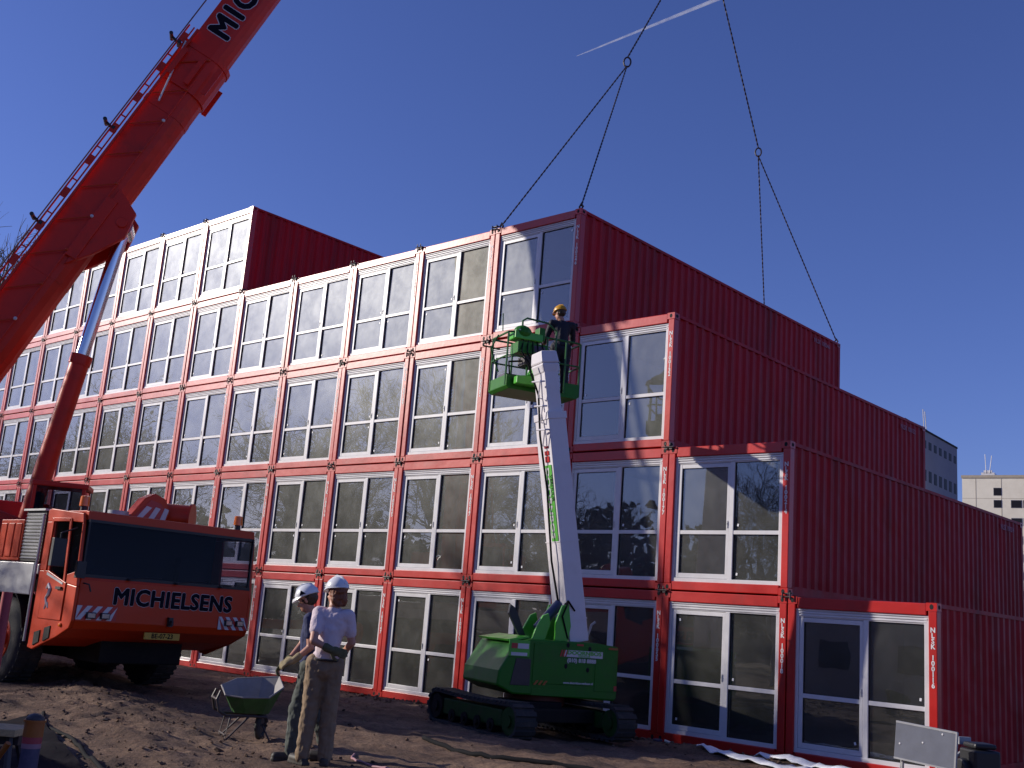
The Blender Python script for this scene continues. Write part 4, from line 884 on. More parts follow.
    for s in 'LR':
        toe = Vector(J.get('toe'+s, (-1, 0, 0))).normalized(); a = j['an'+s]; q = MB(); z0 = a.z-.085
        capsule(q, V(a.x, a.y, z0+.05)-toe*.03, V(a.x, a.y, z0+.05)+toe*.15, .048, .046); capsule(q, V(a.x, a.y, z0+.06), a+V(0, 0, .06), .052, .050)
        sd_ = Vector((-toe.y, toe.x, 0)); Ms = Matrix((toe, sd_, (0, 0, 1))).transposed().to_4x4(); Ms.translation = V(a.x, a.y, z0); q.prism([(-.08, -.045), (.10, -.05), (.19, -.035), (.20, .02), (.17, .045), (-.07, .04)], 0, .03, 'z', 0, Ms)
        fuse('boot', q, BOOT, P_, .008, 2)
        g_ = gl[0 if s == 'L' else 1]
        if g_:
            q = MB(); hn = (j['wr'+s]-j['el'+s]).normalized(); hdv = Vector(J.get('hand'+s, hn)); hand_geo(q, j['wr'+s], hdv, J.get('palm'+s, (0, 0, -1)), 1 if s == 'L' else -1, J.get('curl'+s, .6), 1.10, 1.45)
            capsule(q, j['wr'+s]-hn*.05, j['wr'+s]+hn*.02, .042, .036); fuse('glove', q, g_, P_, .006, 1)
    # helmet
    q = MB(); rim = []
    q.ell((-.008, 0, .045), .128, .110, .115, 0, HM, 24, 14, -.08)
    br = []
    for t in np.linspace(0, 2*math.pi, 28, endpoint=False): k = 1+.30*max(0, math.cos(t))**2; br.append(((-.008+.134*math.cos(t)*k), .115*math.sin(t)))
    vs = [HM @ V(a, b_, .040-.018*max(0, a/.13)) for a, b_ in br]+[HM @ V(a*.9, b_*.9, .052) for a, b_ in br]+[HM @ V(a*.9, b_*.9, .036) for a, b_ in br]; n = 28
    q.add(vs, [(i, (i+1) % n, (i+1) % n+n, i+n) for i in range(n)]+[(i, i+2*n, (i+1) % n+2*n, (i+1) % n) for i in range(n)])
    q.tube([HM @ V(.115, 0, .07), HM @ V(.07, 0, .145), HM @ V(0, 0, .168), HM @ V(-.08, 0, .145), HM @ V(-.13, 0, .07)], .012, 6)
    hm = part('helmet', q, helmet, P_, smooth='auto')
    if mats.get('badge'):
        q2 = MB(); 
        for s in (-1, 1): q2.prism([(-.03, .055), (.04, .055), (.01, .10)], s*.100, s*.112, 'y', 0, HM)
        part('badge', q2, NAVYLET, hm)
    q = MB(); e2 = q.ell; e2((-.024, 0, .015), .098, .088, .095, 0, HM)
    if hairlen: e2((-.045, 0, -.05), .068, .075, .07+hairlen*.4, 0, HM); e2((-.04, .055, -.05), .045, .035, .06+hairlen*.3, 0, HM); e2((-.04, -.055, -.05), .045, .035, .06+hairlen*.3, 0, HM); e2((-.06, .02, -.09-hairlen*.3), .04, .05, .04, 0, HM)
    fuse('hair', q, mats['hair'], P_, .007, 1, .035)
    q = MB(); 
    for s in (-1, 1): q.ell((.080, s*.031, .004), .012, .013, .008, 0, HM)
    part('eyes', q, SIGNWHITE, P_, smooth=True)
    q = MB()
    for s in (-1, 1): q.ell((.0885, s*.031, .004), .005, .006, .006, 0, HM)
    part('pupils', q, BLACKHOLE, P_, smooth=True)
    return P_
# local frame of the two men: x = towards picture right, y = away from the camera
vd = math.atan2(.64, -.77)-math.pi/2
px0 = V(-2.37, -9.52, 0); zf = ground_z(-2.35, -9.50)+.02
J1 = dict(head=(.035, .02, 1.635), face=(-.62, .74, -.12), neck=(.03, .0, 1.50), chest=(.03, 0, 1.27), pelvis=(0, 0, .96), shL=(-.115, .02, 1.43), shR=(.175, -.02, 1.42),
          elL=(-.135, -.17, 1.165), wrL=(.035, -.19, 1.095), elR=(.235, .02, 1.165), wrR=(.16, .20, 1.05), hipL=(-.085, 0, .92), hipR=(.085, 0, .92), knL=(-.10, .01, .50), knR=(.085, .02, .50),
          anL=(-.125, 0, .085), anR=(.09, .02, .085), toeL=(-.6, .8, 0), toeR=(.1, 1, 0), handL=(1, .05, -.25), palmL=(0, 1, 0), curlL=.5, handR=(-.6, .5, -.5), palmR=(-.3, -.5, 0), curlR=.8)
person((px0.x, px0.y, zf), vd, J1, dict(skin=SKIN, shirt=TEE, trousers=KHAKI, hair=HAIR, sleeve=.62, belt=1), 'man in pale T-shirt, brown trousers and white helmet, back turned, gloved hand behind him', HELMW, .06, (GLOVEM, GLOVET), heavy=.90)
px1 = V(-2.98, -9.21, 0); zf2 = ground_z(px1.x, px1.y)
J2 = dict(head=(-.11, .0, 1.60), face=(-.93, .25, -.42), neck=(-.045, .0, 1.475), chest=(-.02, 0, 1.25), pelvis=(0, 0, .94), shL=(-.06, -.15, 1.41), shR=(-.04, .16, 1.41),
          elL=(-.02, -.20, 1.13), wrL=(-.16, -.22, 1.00), elR=(-.12, .16, 1.14), wrR=(-.25, .02, .955), hipL=(0, -.08, .90), hipR=(0, .08, .90), knL=(-.09, -.10, .49), knR=(.12, .10, .49),
          anL=(-.10, -.12, .085), anR=(.24, .10, .085), toeL=(-1, -.2, 0), toeR=(-.9, .3, 0), handL=(-.9, -.1, -.35), palmL=(0, .6, -.8), curlL=.7, handR=(-.7, -.1, -.65), palmR=(0, -.3, -.9), curlR=.9)
person((px1.x, px1.y, zf2), vd, J2, dict(skin=SKIN, shirt=NAVY, trousers=GREYT, hair=HAIRD, sleeve=.55, badge=1), 'man in navy T-shirt and grey trousers, white helmet, looking down at the wheelbarrow', HELMW, .0, (GLOVET, GLOVEM), heavy=.95)
# worker in the basket (position in world from basket matrix)
lm = Matrix.Translation(lift.location) @ Matrix.Rotation(AX, 4, 'Z'); bp_ = lm @ Vector((bx+.46, byy-.05, bz0+.02))
J3 = dict(head=(-.06, .0, 1.57), face=(-.5, .85, -.2), neck=(-.02, .0, 1.44), chest=(0, 0, 1.22), pelvis=(0, 0, .92), shL=(-.19, .02, 1.37), shR=(.19, -.02, 1.37),
          elL=(-.24, .16, 1.12), wrL=(-.20, .38, 1.08), elR=(.27, .14, 1.13), wrR=(.24, .36, 1.04), hipL=(-.09, 0, .88), hipR=(.09, 0, .88), knL=(-.12, .03, .48), knR=(.11, .03, .48),
          anL=(-.13, 0, .085), anR=(.12, 0, .085), toeL=(-.2, 1, 0), toeR=(.2, 1, 0), curlL=.8, curlR=.8)
person(bp_, vd+.15, J3, dict(skin=SKIN, shirt=JACKET, trousers=JACKET, hair=HAIRD, sleeve=1.2), 'worker in black jacket and yellow helmet standing in the lift basket', HELMY, .0, (None, None))

# ------------------------------------------------------------------ wheelbarrow (local x to picture right)
wb0 = V(-4.42, -8.84, 0); wz = ground_z(wb0.x, wb0.y)
wb = thing('wheelbarrow', 'dirty green wheelbarrow with grey tray and lime paint mark, beside the two men', 'wheelbarrow', (wb0.x, wb0.y, wz), vd+.28)
wb.scale = (.86, .86, .90)
def tray(k, t, b, zt, zb, off=0):
    """open tray: rim polygon t, bottom polygon b"""
    q = MB(); n = len(t); vs = [(x, y, zt+dz) for x, y, dz in t]+[(x, y, zb) for x, y in b]
    q.add(vs, [(i, (i+1) % n, (i+1) % n+n, i+n) for i in range(n)]+[tuple(range(n, 2*n))]); return q
T0 = [(-.40, -.18, -.07), (-.20, -.31, -.08), (.14, -.31, -.07), (.34, -.20, .05), (.36, .20, .16), (.16, .33, .13), (-.18, .33, .10), (-.40, .18, .02)]
B0 = [(-.24, -.11), (-.12, -.19), (.10, -.19), (.20, -.12), (.20, .12), (.10, .19), (-.12, .19), (-.24, .11)]
outer = tray(0, T0, B0, .62, .34)
T1 = [(x*.985, y*.985, dz-.001) for x, y, dz in T0]; B1 = [(x*.97, y*.97) for x, y in B0]
o = part('tray', outer, BARROW, wb); inner = tray(0, T1, B1, .62, .352); part('tray_lining', inner, GALV, o)
q = MB(); q.tube([(x, y, .62+dz) for x, y, dz in T0], .011, 6, closed=True); part('tray_rim', q, GALV, o)
q = MB(); pts = [(.055+.13*math.cos(t), .275-.02+.075*math.sin(t)*0.9, .51+.11*math.sin(t)) for t in np.linspace(0, 5.2, 16)]
# paint ring sprayed on the far inner wall
qa = Vector((-.20*.985, .33*.985, .62)); qb = Vector((.16*.985, .33*.985, .63)); qc = Vector((.10*.97, .19*.97, .352)); qd = Vector((-.12*.97, .19*.97, .352))
def wallp(u, v): return qa.lerp(qb, u).lerp(qd.lerp(qc, u), v)+V(0, -.006, .003)
vs = []; nn = 20
for i in range(nn+1): t = 5.4*i/nn+.4; rr = 1+.12*math.sin(5*t); vs += [wallp(.62+.36*rr*math.cos(t), .48+.36*rr*math.sin(t)), wallp(.62+.24*math.cos(t), .48+.24*math.sin(t))]
q.add(vs, [(2*i, 2*i+1, 2*i+3, 2*i+2) for i in range(nn)]); part('paint_mark', q, LIME, o)
q = MB()
for s in (-1, 1):
    q.tube([(-.46, s*.16, .60), (-.50, s*.17, .50), (-.46, s*.18, .36), (-.36, s*.18, .31), (.0, s*.17, .31), (.18, s*.12, .30), (.20, s*.09, .24)], .017, 8)
    q.tube([(-.30, s*.18, .31), (-.36, s*.22, .0), (-.06, s*.18, .31)], .014, 8)
q.tube([(-.50, -.17, .50), (-.50, .17, .50)], .015, 8); q.tube([(-.35, -.215, .08), (-.35, .215, .08)], .011, 6)
part('frame', q, DARKSTEEL, wb)
WHM = Matrix.Translation((.14, 0, .19)) @ Matrix.Rotation(1.05, 4, 'Z') @ Matrix.Scale(.92, 4) @ Matrix.Translation((-.26, 0, -.19))
q = MB(); q.tube([(.26+.15*math.cos(t), 0, .19+.15*math.sin(t)) for t in np.linspace(0, 2*math.pi, 24, endpoint=False)], .042, 10, closed=True, M=WHM); wl_ = part('wheel', q, TYRE, wb, smooth=True)
q = MB(); q.cyl((.26, -.02, .19), (.26, .02, .19), .11, n=20, M=WHM); q.cyl((.26, -.10, .19), (.26, .10, .19), .014, n=8, M=WHM); part('rim', q, DARKSTEEL, wl_)
q = MB(); 
for s in (-1, 1): q.tube([(.20, s*.09, .26), (.15, s*.07, .19), (.24, s*.17, .0+.02)], .013, 6)
part('wheel_bracket', q, DARKSTEEL, wb)

# ------------------------------------------------------------------ site clutter
def gtube(name, pts, r, m_, label, cat, zo=0.0, n=8, group=None):
    q = MB(); P2 = []
    for i in range(len(pts)-1):
        for k in range(8):
            t = k/8; p0 = Vector(pts[max(i-1, 0)]); p1 = Vector(pts[i]); p2 = Vector(pts[i+1]); p3 = Vector(pts[min(i+2, len(pts)-1)])
            P2.append(.5*((2*p1)+(-p0+p2)*t+(2*p0-5*p1+4*p2-p3)*t*t+(-p0+3*p1-3*p2+p3)*t**3))
    P2.append(Vector(pts[-1])); q.tube([(p.x, p.y, ground_z(p.x, p.y)+r*.7+zo) for p in P2], r, n)
    o = part(name, q, m_, smooth=True); return tag(o, label, cat, group)
gtube('hose', [(-4.1, -6.4), (-2.9, -6.6), (-1.7, -6.3), (-.6, -6.3), (.6, -5.9)], .030, HOSE, 'black hose lying across the soil to the right of the two men', 'hose')
gtube('cable', [(-3.15, -8.35), (-2.75, -8.7), (-2.2, -8.75), (-1.6, -8.9)], .012, PINKP, 'thin pink cable on the ground around the feet of the men', 'cable')
gtube('hose', [(-7.2, -9.9), (-5.9, -10.5), (-4.8, -10.75), (-3.6, -11.1), (-2.6, -11.4)], .022, HOSE, 'thin black hose along the edge of the dark sheet at lower left', 'hose')
# black sheet laid at lower left in place of the shade on the soil
q = MB(); nx_, ny_ = 26, 16; base = [V(-6.6, -10.3, 0), V(-2.9, -11.5, 0), V(-1.2, -13.2, 0), V(-5.2, -13.4, 0)]
for j in range(ny_+1):
    for i in range(nx_+1):
        u, v = i/nx_, j/ny_; p = base[0].lerp(base[1], u).lerp(base[3].lerp(base[2], u), v); q.v.append((p.x, p.y, ground_z(p.x, p.y)+.05+.05*mnoise.noise((p.x*2, p.y*2, 4))))
for j in range(ny_):
    for i in range(nx_): a = j*(nx_+1)+i; q.f.append([a, a+1, a+nx_+2, a+nx_+1]); q.m.append(0)
o = part('tarpaulin', q, SHADESHEET, smooth=True); tag(o, 'dark sheet spread over the soil in the lower left foreground', 'tarpaulin')
# white crumpled sheets by the facade
def sheet(pts, seed, label):
    q = MB(); n = len(pts)-1; m_ = 4
    P2 = []
    for i in range(n):
        for k in range(6): P2.append((Vector(pts[i][:2]).lerp(Vector(pts[i+1][:2]), k/6), 1.6*(pts[i][2]+(pts[i+1][2]-pts[i][2])*k/6)))
    for i, (p, w_) in enumerate(P2):
        for k in range(m_+1):
            y = p.y+w_*(k/m_-.5); q.v.append((p.x, y, ground_z(p.x, y)+.05+.06*mnoise.noise((p.x*3+seed, y*4, seed))+.03*math.sin(k/m_*math.pi)))
    for i in range(len(P2)-1):
        for k in range(m_): a = i*(m_+1)+k; q.f.append([a, a+1, a+m_+2, a+m_+1]); q.m.append(0)
    me = q.mesh('plastic_sheet', PLASTW, smooth=True); o = inst('plastic_sheet', me); sm = o.modifiers.new('t', 'SOLIDIFY'); sm.thickness = .012
    return tag(o, label, 'sheet')
sheet([(-3.25, -1.30, .04), (-2.8, -1.45, .16), (-2.3, -1.50, .20), (-1.8, -1.62, .22), (-1.0, -1.75, .2)], 2, 'long crumpled white plastic sheet on the soil below the bottom windows')
sheet([(-2.45, -.98, .06), (-2.0, -1.05, .14), (-1.4, -1.1, .18), (-.8, -1.2, .14), (-.1, -1.25, .1)], 6, 'narrow white plastic sheet lying closest to the container wall')
# pale bits along the wall foot
rr_ = random.Random(5)
for i, (x, y) in enumerate(((-4.35, -.75), (-4.1, -.82), (-3.7, -.8), (-9.5, -1.0))):
    q = MB(); q.prism([(-.09, -.03), (.02, -.05), (.10, .0), (.04, .05), (-.06, .04)], 0, .03, 'z'); o = part('rubble', q, CONC if i % 2 else BLUEG, None, bevel=.01); o.location = (x, y, ground_z(x, y)+.01); o.rotation_euler = (.2, .3*i, i)
    tag(o, ['pale flat scrap at the wall foot right of the lift', 'second pale scrap at the wall foot, just right of the first', 'small scrap under the left corner of the second bottom container', 'grey scrap lying left of the lift tracks'][i], 'scrap', 'scraps at the wall foot')
# grey board on legs (lower right)
def cam_at(px, py, D): return CAM+(R2*(px-512)/FPX+U2*(384-py)/FPX+f_)*D
bt = [cam_at(898, 722, 10.4), cam_at(959, 734, 10.0), cam_at(954, 769, 10.0), cam_at(893, 757, 10.4)]
ctr = sum(bt, Vector())/4; ex = (bt[1]-bt[0]).normalized(); bwid = (bt[1]-bt[0]).length; bh = (bt[3]-bt[0]).length
ez = V(0, 0, 1); ex = (ex-ez*0).normalized(); ey = ez.cross(ex).normalized(); gz = ground_z(ctr.x, ctr.y)
tr_ = thing('site_board', 'grey metal panel on tubular legs in front of the rightmost bottom window', 'board', (ctr.x, ctr.y, gz))
Mb = frame(ctr, ex, ex.cross(ey).normalized() if False else (ey.cross(ex)).normalized()*-1 if (ey.cross(ex)).z < 0 else ey.cross(ex))
Mb = frame(ctr, ex, V(0, 0, 1))
q = MB(); q.box((-bwid/2, -bh/2, -.012), (bwid/2, bh/2, .012), 0, Mb); part('panel', q, mat('blue_grey_sheet_metal', (.17, .18, .22), .45, .2, var=.08, vscale=6, dirt=(.12, .12, .13), dscale=5, damt=.4), tr_, world=True, bevel=.003)
q = MB()
for (a, b) in (((-bwid/2, bh/2-.012, -.016), (bwid/2, bh/2+.006, .016)), ((-bwid/2, -bh/2-.006, -.016), (bwid/2, -bh/2+.01, .016)), ((bwid/2-.01, -bh/2, -.017), (bwid/2+.005, bh/2, .017))): q.box(a, b, 0, Mb)
part('edge_trim', q, GREYMET, tr_, world=True)
for s in (-.22, .22):
    q = MB(); a = Mb @ V(s, -bh/2+.03, -.03); q.tube([a, V(a.x-.05, a.y+.05, gz-.02)], .014, 8); a2 = Mb @ V(s, bh/2-.1, -.03); q.tube([a2, V(a2.x-.25*f_.x*-1, a2.y-.25*f_.y*-1, gz-.02)], .012, 8); part('leg', q, GREYMET, tr_, world=True)
q = MB()
for (x, y) in ((-.02, .02), (.16, .13), (-.24, -.03)): q.ell((x, y, .013), .010, .010, .004, 0, Mb)
part('screws', q, SIGNWHITE, tr_, world=True)
# dark pump set with bent handle
g0 = cam_at(980, 754, 10.3); gz2 = ground_z(g0.x, g0.y)
gp = thing('pump_set', 'black motor pump with bent pale tube handle at the lower right edge', 'machine', (g0.x, g0.y, gz2), -YAW*-1)
q = MB(); q.box((-.17, -.12, .18), (.13, .14, g0.z-gz2+.04)); q.box((-.14, -.10, g0.z-gz2+.05), (.10, .12, g0.z-gz2+.10)); q.cyl((-.05, -.18, .5), (-.05, .18, .5), .12, n=18); part('motor', q, BLACK, gp, bevel=.02)
q = MB(); q.box((-.24, -.10, g0.z-gz2+.06), (-.20, .02, g0.z-gz2+.13)); q.tube([(-.22, -.05, g0.z-gz2), (-.20, -.25, g0.z-gz2-.15)], .02, 8); part('exhaust', q, GREYMET, gp)
q = MB(); zt = g0.z-gz2-.10; q.tube([(-.24, -.34, zt-.30), (-.17, -.34, zt-.06), (-.08, -.34, zt), (.12, -.34, zt-.01), (.20, -.34, zt-.3)], .014, 8); part('handle', q, SIGNWHITE, gp, smooth=True)
q = MB(); 
for s in (-.2, .2): q.tube([(s, -.3, .03), (s, .3, .03)], .02, 8); q.tube([(s*.8, 0, .2), (s, 0, .03)], .02, 8)
part('skid', q, DARKSTEEL, gp)
# marker post with coloured bands (lower left)
p_ = cam_at(35, 722, 7.0); gz3 = ground_z(p_.x, p_.y)
mp_ = thing('marker_post', 'short round marker post with orange, red and blue grey bands at lower left', 'post', (p_.x, p_.y, gz3))
hgt = p_.z-gz3
q = MB(); q.cyl((0, 0, -.05), (0, 0, hgt-.16), .058, n=20); part('stem', q, BLUEG, mp_, smooth='auto')
q = MB(); q.cyl((0, 0, hgt-.16), (0, 0, hgt-.13), .060, n=20); part('pink_band', q, PINKP, mp_, smooth='auto')
q = MB(); q.cyl((0, 0, hgt-.13), (0, 0, hgt-.09), .061, n=20); part('red_band', q, POSTRED, mp_, smooth='auto')
q = MB(); q.cyl((0, 0, hgt-.09), (0, 0, hgt), .062, n=20); q.cyl((0, 0, hgt), (0, 0, hgt+.015), .070, n=20); part('cap', q, ORANGE, mp_, smooth='auto')
q = MB(); q.ell((0, 0, hgt+.015), .060, .060, .04, nu=18, nv=8); part('knob', q, DARKSTEEL, mp_, smooth=True)
# red pole at left edge
p_ = cam_at(-9, 690, 9.0); gz4 = ground_z(p_.x, p_.y); p2 = cam_at(5, 592, 9.0)
po = thing('barrier_pole', 'slim faded red upright pole at the left edge, before the crane wheel', 'pole', (p_.x, p_.y, gz4))
q = MB(); q.cyl((0, 0, -.05), (0, 0, p2.z-gz4), .042, n=16); part('pole', q, POSTRED, po, smooth='auto'); q = MB(); q.cyl((0, 0, 0), (0, 0, .06), .16, .13, n=20); part('foot', q, BLACK, po)
# plank resting on a barrel at lower left
p_ = cam_at(-2, 722, 7.6); gz5 = ground_z(p_.x, p_.y)
e1 = Vector((R2.x, R2.y, 0)).normalized(); Mp = frame(V(p_.x, p_.y, p_.z-.04), e1, V(-e1.y, e1.x, 0))
tre = thing('trestle', 'low dark timber trestle under the pale plank at the left edge', 'trestle', (p_.x, p_.y, gz5))
q = MB(); hz = p_.z-gz5-.07
for a in (-.35, .12):
    for b in (-.12, .14): q.tube([Mp @ V(a, b*.4, -.035), Mp @ V(a+(.1 if a > 0 else -.1), b*1.6, -hz)], .025, 6)
q.box((-.45, -.04, -.10), (.18, .04, -.035), 0, Mp); part('trestle_frame', q, DARKSTEEL, tre, world=True)
q = MB(); q.box((-.9, -.16, -.033), (.20, .16, .015), 0, Mp); pk = part('plank', q, WOOD, None, bevel=.004); tag(pk, 'pale wooden plank lying on the trestle at the left edge', 'plank')
q = MB(); c_ = cam_at(-10, 768, 7.0); q.tube([c_, c_+R2*.12+U2*.16], .02, 8); q.tube([c_, V(c_.x-.1, c_.y, ground_z(c_.x-.1, c_.y))], .022, 8); o = part('strut', q, ORANGE); tag(o, 'short orange strut leaning below the plank at lower left', 'strut')

# unseen cabin, added outside the frame on the left to shade the lower left foreground
sc_ = thing('shade_cabin', 'low grey portable site cabin left of the photographer', 'cabin', (-7.6, -16.75, .2), rad(2))
q = MB(); q.box((-3.6, -1.2, .15), (3.6, 1.2, 2.75)); part('wall', q, GREYMET, sc_, bevel=.03)
q = MB(); q.box((-3.7, -1.3, 2.75), (3.7, 1.3, 2.85)); part('roof', q, DARKSTEEL, sc_)
for x in (-1.5, .9): q = MB(); q.box((x-.5, 1.19, 1.1), (x+.5, 1.23, 1.9)); part('window', q, WINDK, sc_)
q = MB(); q.box((1.7, 1.19, .2), (2.4, 1.24, 2.2)); part('door', q, BLUEG, sc_)
# ------------------------------------------------------------------ background office blocks
def az(px, py, D):   # horizontal point at ground distance
    d = (R2*(px-512)/FPX+U2*(384-py)/FPX+f_); h_ = math.hypot(d.x, d.y); return CAM+d*(D/h_)
a = az(962, 478, 150); b = az(1024, 475, 149); top = a.z; ub = (Vector((b.x-a.x, b.y-a.y, 0))).normalized(); nb = V(ub.y, -ub.x, 0)
Ob = thing('office_block', 'beige concrete office block with few dark square windows behind the containers', 'building', (a.x, a.y, 0))
Mo = frame((a.x, a.y, 0), ub, V(0, 0, 1)); # z axis toward camera?
sg = 1 if Mo.col[2].xyz.dot(CAM-a) > 0 else -1
q = MB(); q.box((0, 0, -20*sg), (34, top, 0), 0, Mo); part('wall', q, CONC, Ob, world=True)
q = MB(); q.box((-.1, top, .1*sg), (34.1, top+.35, -20*sg), 0, Mo)
for i in range(6): q.box((1.6+i*3.0, 2, .02*sg), (1.66+i*3.0, top-.1, -.05*sg), 0, Mo)
for i in range(8): q.box((0, top-3.3*(i+.98)+.6, .015*sg), (34, top-3.3*(i+.98)+.64, -.05*sg), 0, Mo)
part('parapet', q, mat('joint_concrete', (.38, .33, .26), .85), Ob, world=True)
WP = []
for fl, dz in enumerate((1.75, 3.3, 5.55, 7.8, 10.0, 12.2, 14.5)):
    for x0, wd in ((3.75, .85), (5.75, 1.15), (7.15, .9), (10.4, 1.15), (11.8, .9), (15.2, 1.2), (19, .9)):
        if fl == 0 and x0 > 5: continue
        WP.append((x0, wd, top-dz))
for x0, wd, zc in WP:
    q = MB(); q.box((x0-.05, zc-.5, -.1*sg), (x0+wd+.05, zc+.5, .03*sg), 0, Mo); q.box((x0, zc-.45, .0), (x0+wd, zc+.45, .06*sg), 1, Mo); part('window', q, [CONCD, WINDK], Ob, world=True)
q = MB(); q.box((2.0, top+.3, -2*sg), (3.6, top+1.0, -4*sg), 0, Mo); q.tube([(2.6, top+.9, -2*sg), (2.5, top+3.4, -2*sg)], .05, 5, M=Mo); q.tube([(3.0, top+.9, -2*sg), (3.3, top+3.2, -2*sg)], .05, 5, M=Mo); q.box((2.3, top+.9, -2*sg), (3.3, top+1.3, -2.6*sg), 0, Mo); part('roof_aerial', q, SIGNWHITE, Ob, world=True)
q = MB(); q.box((8.2, top+.3, -3*sg), (9.3, top+.75, -5*sg), 0, Mo); part('roof_vent', q, GREYMET, Ob, world=True)
# darker tower: face seen obliquely
a = az(905, 420, 165); b = az(957, 449, 185); top = a.z; ub = Vector((b.x-a.x, b.y-a.y, 0)).normalized()
# find the far end height consistent with one roof height
best = None
for k in range(400):
    D2 = 165+k*.25; b = az(957, 449, D2)
    if best is None or abs(b.z-top) < abs(best.z-top): best = b
b = best; ub = Vector((b.x-a.x, b.y-a.y, 0)); ln = ub.length; ub.normalize()
Ot = thing('office_tower', 'dark grey office tower with rows of windows showing beside the container edge', 'building', (a.x, a.y, 0))
Mo = frame((a.x, a.y, 0), ub, V(0, 0, 1)); sg = 1 if Mo.col[2].xyz.dot(CAM-a) > 0 else -1
q = MB(); q.box((0, 0, -14*sg), (ln, top, 0), 0, Mo); part('wall', q, CONCD, Ot, world=True)
q = MB(); q.box((-.1, top, .08*sg), (ln+.08, top+.3, -14*sg), 0, Mo); part('parapet', q, CHASSIS, Ot, world=True)
nw = 10
for fl in range(7):
    for i in range(nw):
        x0 = ln*(i+.25)/nw; wd = ln/nw*.5; zc = top-2.0-fl*3.1-(1.4 if fl else 0); q = MB(); q.box((x0, zc-.6-(.5 if fl else 0), -.1*sg), (x0+wd, zc+.6, .04*sg), 0, Mo); part('window', q, WINDK, Ot, world=True)
q = MB(); mxp = ln*.62; q.box((mxp-1.2, top+.3, -2*sg), (mxp+1.2, top+1.1, -4*sg), 0, Mo); q.tube([(mxp-.7, top+.8, -2*sg), (mxp-1.3, top+4.6, -2*sg)], .08, 5, M=Mo); q.tube([(mxp+.5, top+.8, -2*sg), (mxp-.4, top+4.4, -2*sg)], .08, 5, M=Mo); q.box((mxp-.8, top+1, -2*sg), (mxp+.9, top+1.7, -3*sg), 0, Mo); part('roof_aerial', q, SIGNWHITE, Ot, world=True)

# ------------------------------------------------------------------ bare trees
def tree_mesh(seed, Ht=13):
    r = random.Random(seed); q = MB(); tr = MB()
    def grow(p, d, ln, rd, lev):
        n = 4 if lev < 3 else 3; pts = [p]; rs = [rd]
        for i in range(n):
            d = (d+Vector((r.gauss(0, .13), r.gauss(0, .13), r.gauss(0, .08)+(.05 if lev else .02)))).normalized(); p = p+d*ln/n; pts.append(p); rs.append(rd*(1-.5*(i+1)/n))
        (tr if lev == 0 else q).tube(pts, rs, 9 if lev == 0 else (6 if lev == 1 else 3), cap=False)
        if lev >= 5: return
        k = {0: 7, 1: 5, 2: 5, 3: 4, 4: 3}[lev]
        for i in range(k):
            t = .35+.65*(i+r.random()*.6)/k; j = min(int(t*n), n-1); bp2 = pts[j].lerp(pts[j+1], t*n-j); ax = d.orthogonal(); ax.rotate(Matrix.Rotation(r.uniform(0, 6.28), 3, d))
            nd = (d*r.uniform(.5, 1.0)+ax.normalized()*r.uniform(.5, 1.0)).normalized(); grow(bp2, nd, ln*r.uniform(.50, .70), max(.010, rs[j]*r.uniform(.46, .64)), lev+1)
        grow(pts[-1], d, ln*.6, rs[-1]*.95, lev+1)
    grow(V(0, 0, -.2), V(0, 0, 1), Ht*.36, Ht*.020, 0)
    return tr.mesh('trunk', BARK, smooth=True), q.mesh('crown', BARK, smooth=True)
TM_ = [tree_mesh(s) for s in (1, 2, 5)]
spots = [(-59, 9.3, 2.32, 0, 'bare tree rising behind the crane boom at the left edge'),
         (-28, -16.5, 1.25, 1, 'tall bare tree in front of the block, mirrored in the middle windows'), (-37, -15, 1.3, 2, 'broad bare tree mirrored in the left windows'), (-47, -12, 1.25, 0, 'large bare tree at the left, mirrored in the far windows'), (-58, -15, 1.3, 1, 'bare tree at the far left front of the row'), (-70, -21, 1.4, 2, 'last bare tree of the front row on the left'),
         (-24, -40, 1.3, 2, 'bare tree standing behind the first line of trees'), (-55, -32, 1.4, 1, 'bare tree farthest left in front of the block'), (-18, -36, 1.2, 0, 'bare tree behind the photographer on the left'),
         (-8, -42, 1.3, 1, 'bare tree straight behind the photographer'), (-41, -41, 1.35, 0, 'bare tree at the back of the row on the left'), (4, -46, 1.3, 2, 'bare tree behind the photographer on the right'), (-68, -42, 1.4, 2, 'bare tree beyond the left end of the row'), (-22, -47, 1.3, 1, 'bare tree at the far back of the row')]
for i, (x, y, s, k, lb) in enumerate(spots):
    T = thing('bare_tree', lb, 'tree', (x, y, ground_z(x, y)), i*1.1, 'bare winter trees around the site'); T.scale = (s, s, s)
    inst('trunk', TM_[k][0], T); inst('crown', TM_[k][1], T)
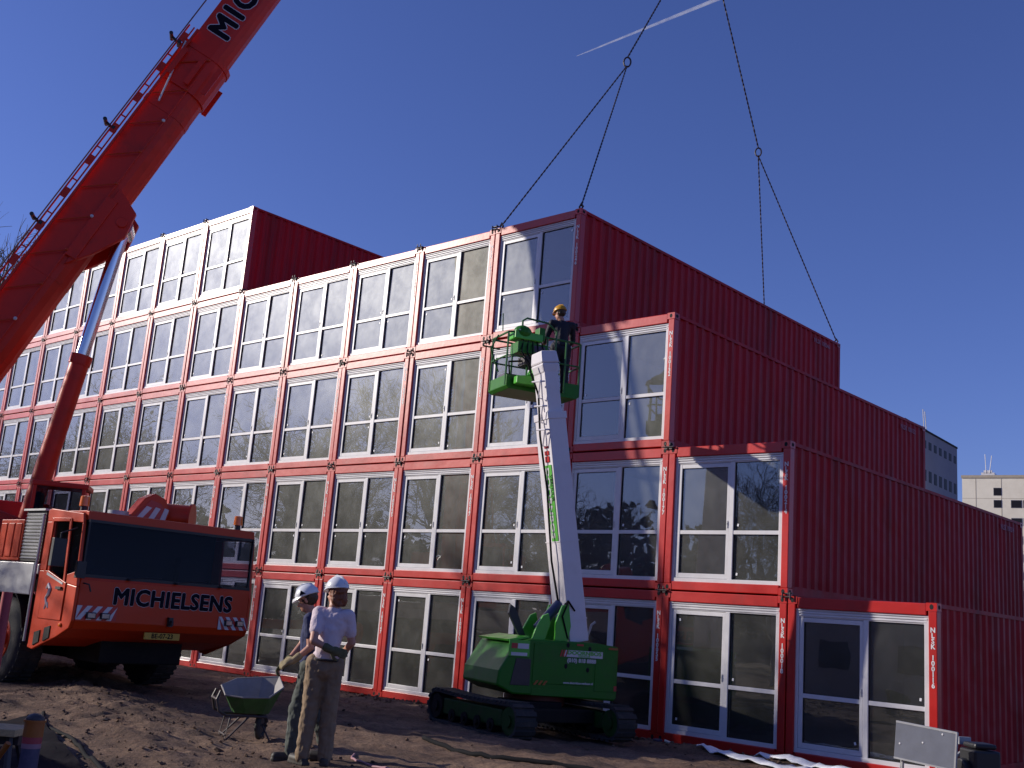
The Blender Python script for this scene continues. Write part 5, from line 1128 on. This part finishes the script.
# low hedge bank seen mirrored in the lower windows
q = MB(); rh = random.Random(9)
for i in range(26000):
    x = rh.uniform(-130, 40); y = -60+rh.gauss(0, 2)+6*math.sin(x*.05); top_ = 7.5+2.2*math.sin(x*.21)+1.6*math.sin(x*.57+1)+1.2*math.sin(x*1.3)
    z = ground_z(x, y)+top_*rh.random()**.8; s = rh.uniform(.2, .6); M = Matrix.Translation((x, y, z)) @ Matrix.Rotation(rh.uniform(0, 6), 4, 'Z') @ Matrix.Rotation(rh.uniform(-1, 1), 4, 'X')
    q.add([(-s, 0, 0), (s, 0, 0), (s*.6, 0, s*1.5), (-s*.4, 0, s*1.1)], [(0, 1, 2, 3)], 0, M)
o = part('scrub', q, mat('dull_winter_scrub', (.045, .04, .026), .9, var=.4)); tag(o, 'dull winter scrub on the bank behind the photographer', 'scrub', kind='stuff')

# ------------------------------------------------------------------ contrail
a = az(577, 56, 1600); b = az(735, -8, 1700); tm = bpy.data.materials.new('vapour_trail'); tm.use_nodes = True; n = tm.node_tree.nodes; l = tm.node_tree.links
for x in list(n):
    if x.type != 'OUTPUT_MATERIAL': n.remove(x)
tr1 = n.new('ShaderNodeBsdfTransparent'); df = n.new('ShaderNodeBsdfDiffuse'); df.inputs[0].default_value = (.9, .9, .92, 1); tl = n.new('ShaderNodeBsdfTranslucent'); tl.inputs[0].default_value = (.9, .9, .92, 1)
ad = n.new('ShaderNodeMixShader'); l.new(df.outputs[0], ad.inputs[1]); l.new(tl.outputs[0], ad.inputs[2]); mx = n.new('ShaderNodeMixShader')
tc = n.new('ShaderNodeTexCoord'); nz = n.new('ShaderNodeTexNoise'); nz.inputs['Scale'].default_value = .06; l.new(tc.outputs['Object'], nz.inputs[0]); mr = n.new('ShaderNodeMapRange'); mr.inputs[1].default_value = .3; mr.inputs[2].default_value = .7; mr.inputs[3].default_value = .16; mr.inputs[4].default_value = .34; l.new(nz.outputs[0], mr.inputs[0])
l.new(mr.outputs[0], mx.inputs[0]); l.new(tr1.outputs[0], mx.inputs[1]); l.new(ad.outputs[0], mx.inputs[2]); l.new(mx.outputs[0], n['Material Output'].inputs[0])
q = MB(); q.tube([a.lerp(b, t) for t in np.linspace(0, 1, 14)], [.5+2.9*t**.7 for t in np.linspace(0, 1, 14)], 12)
o = part('contrail', q, tm, smooth=True); tag(o, 'thin straight white vapour trail high in the sky', 'contrail', kind='structure')
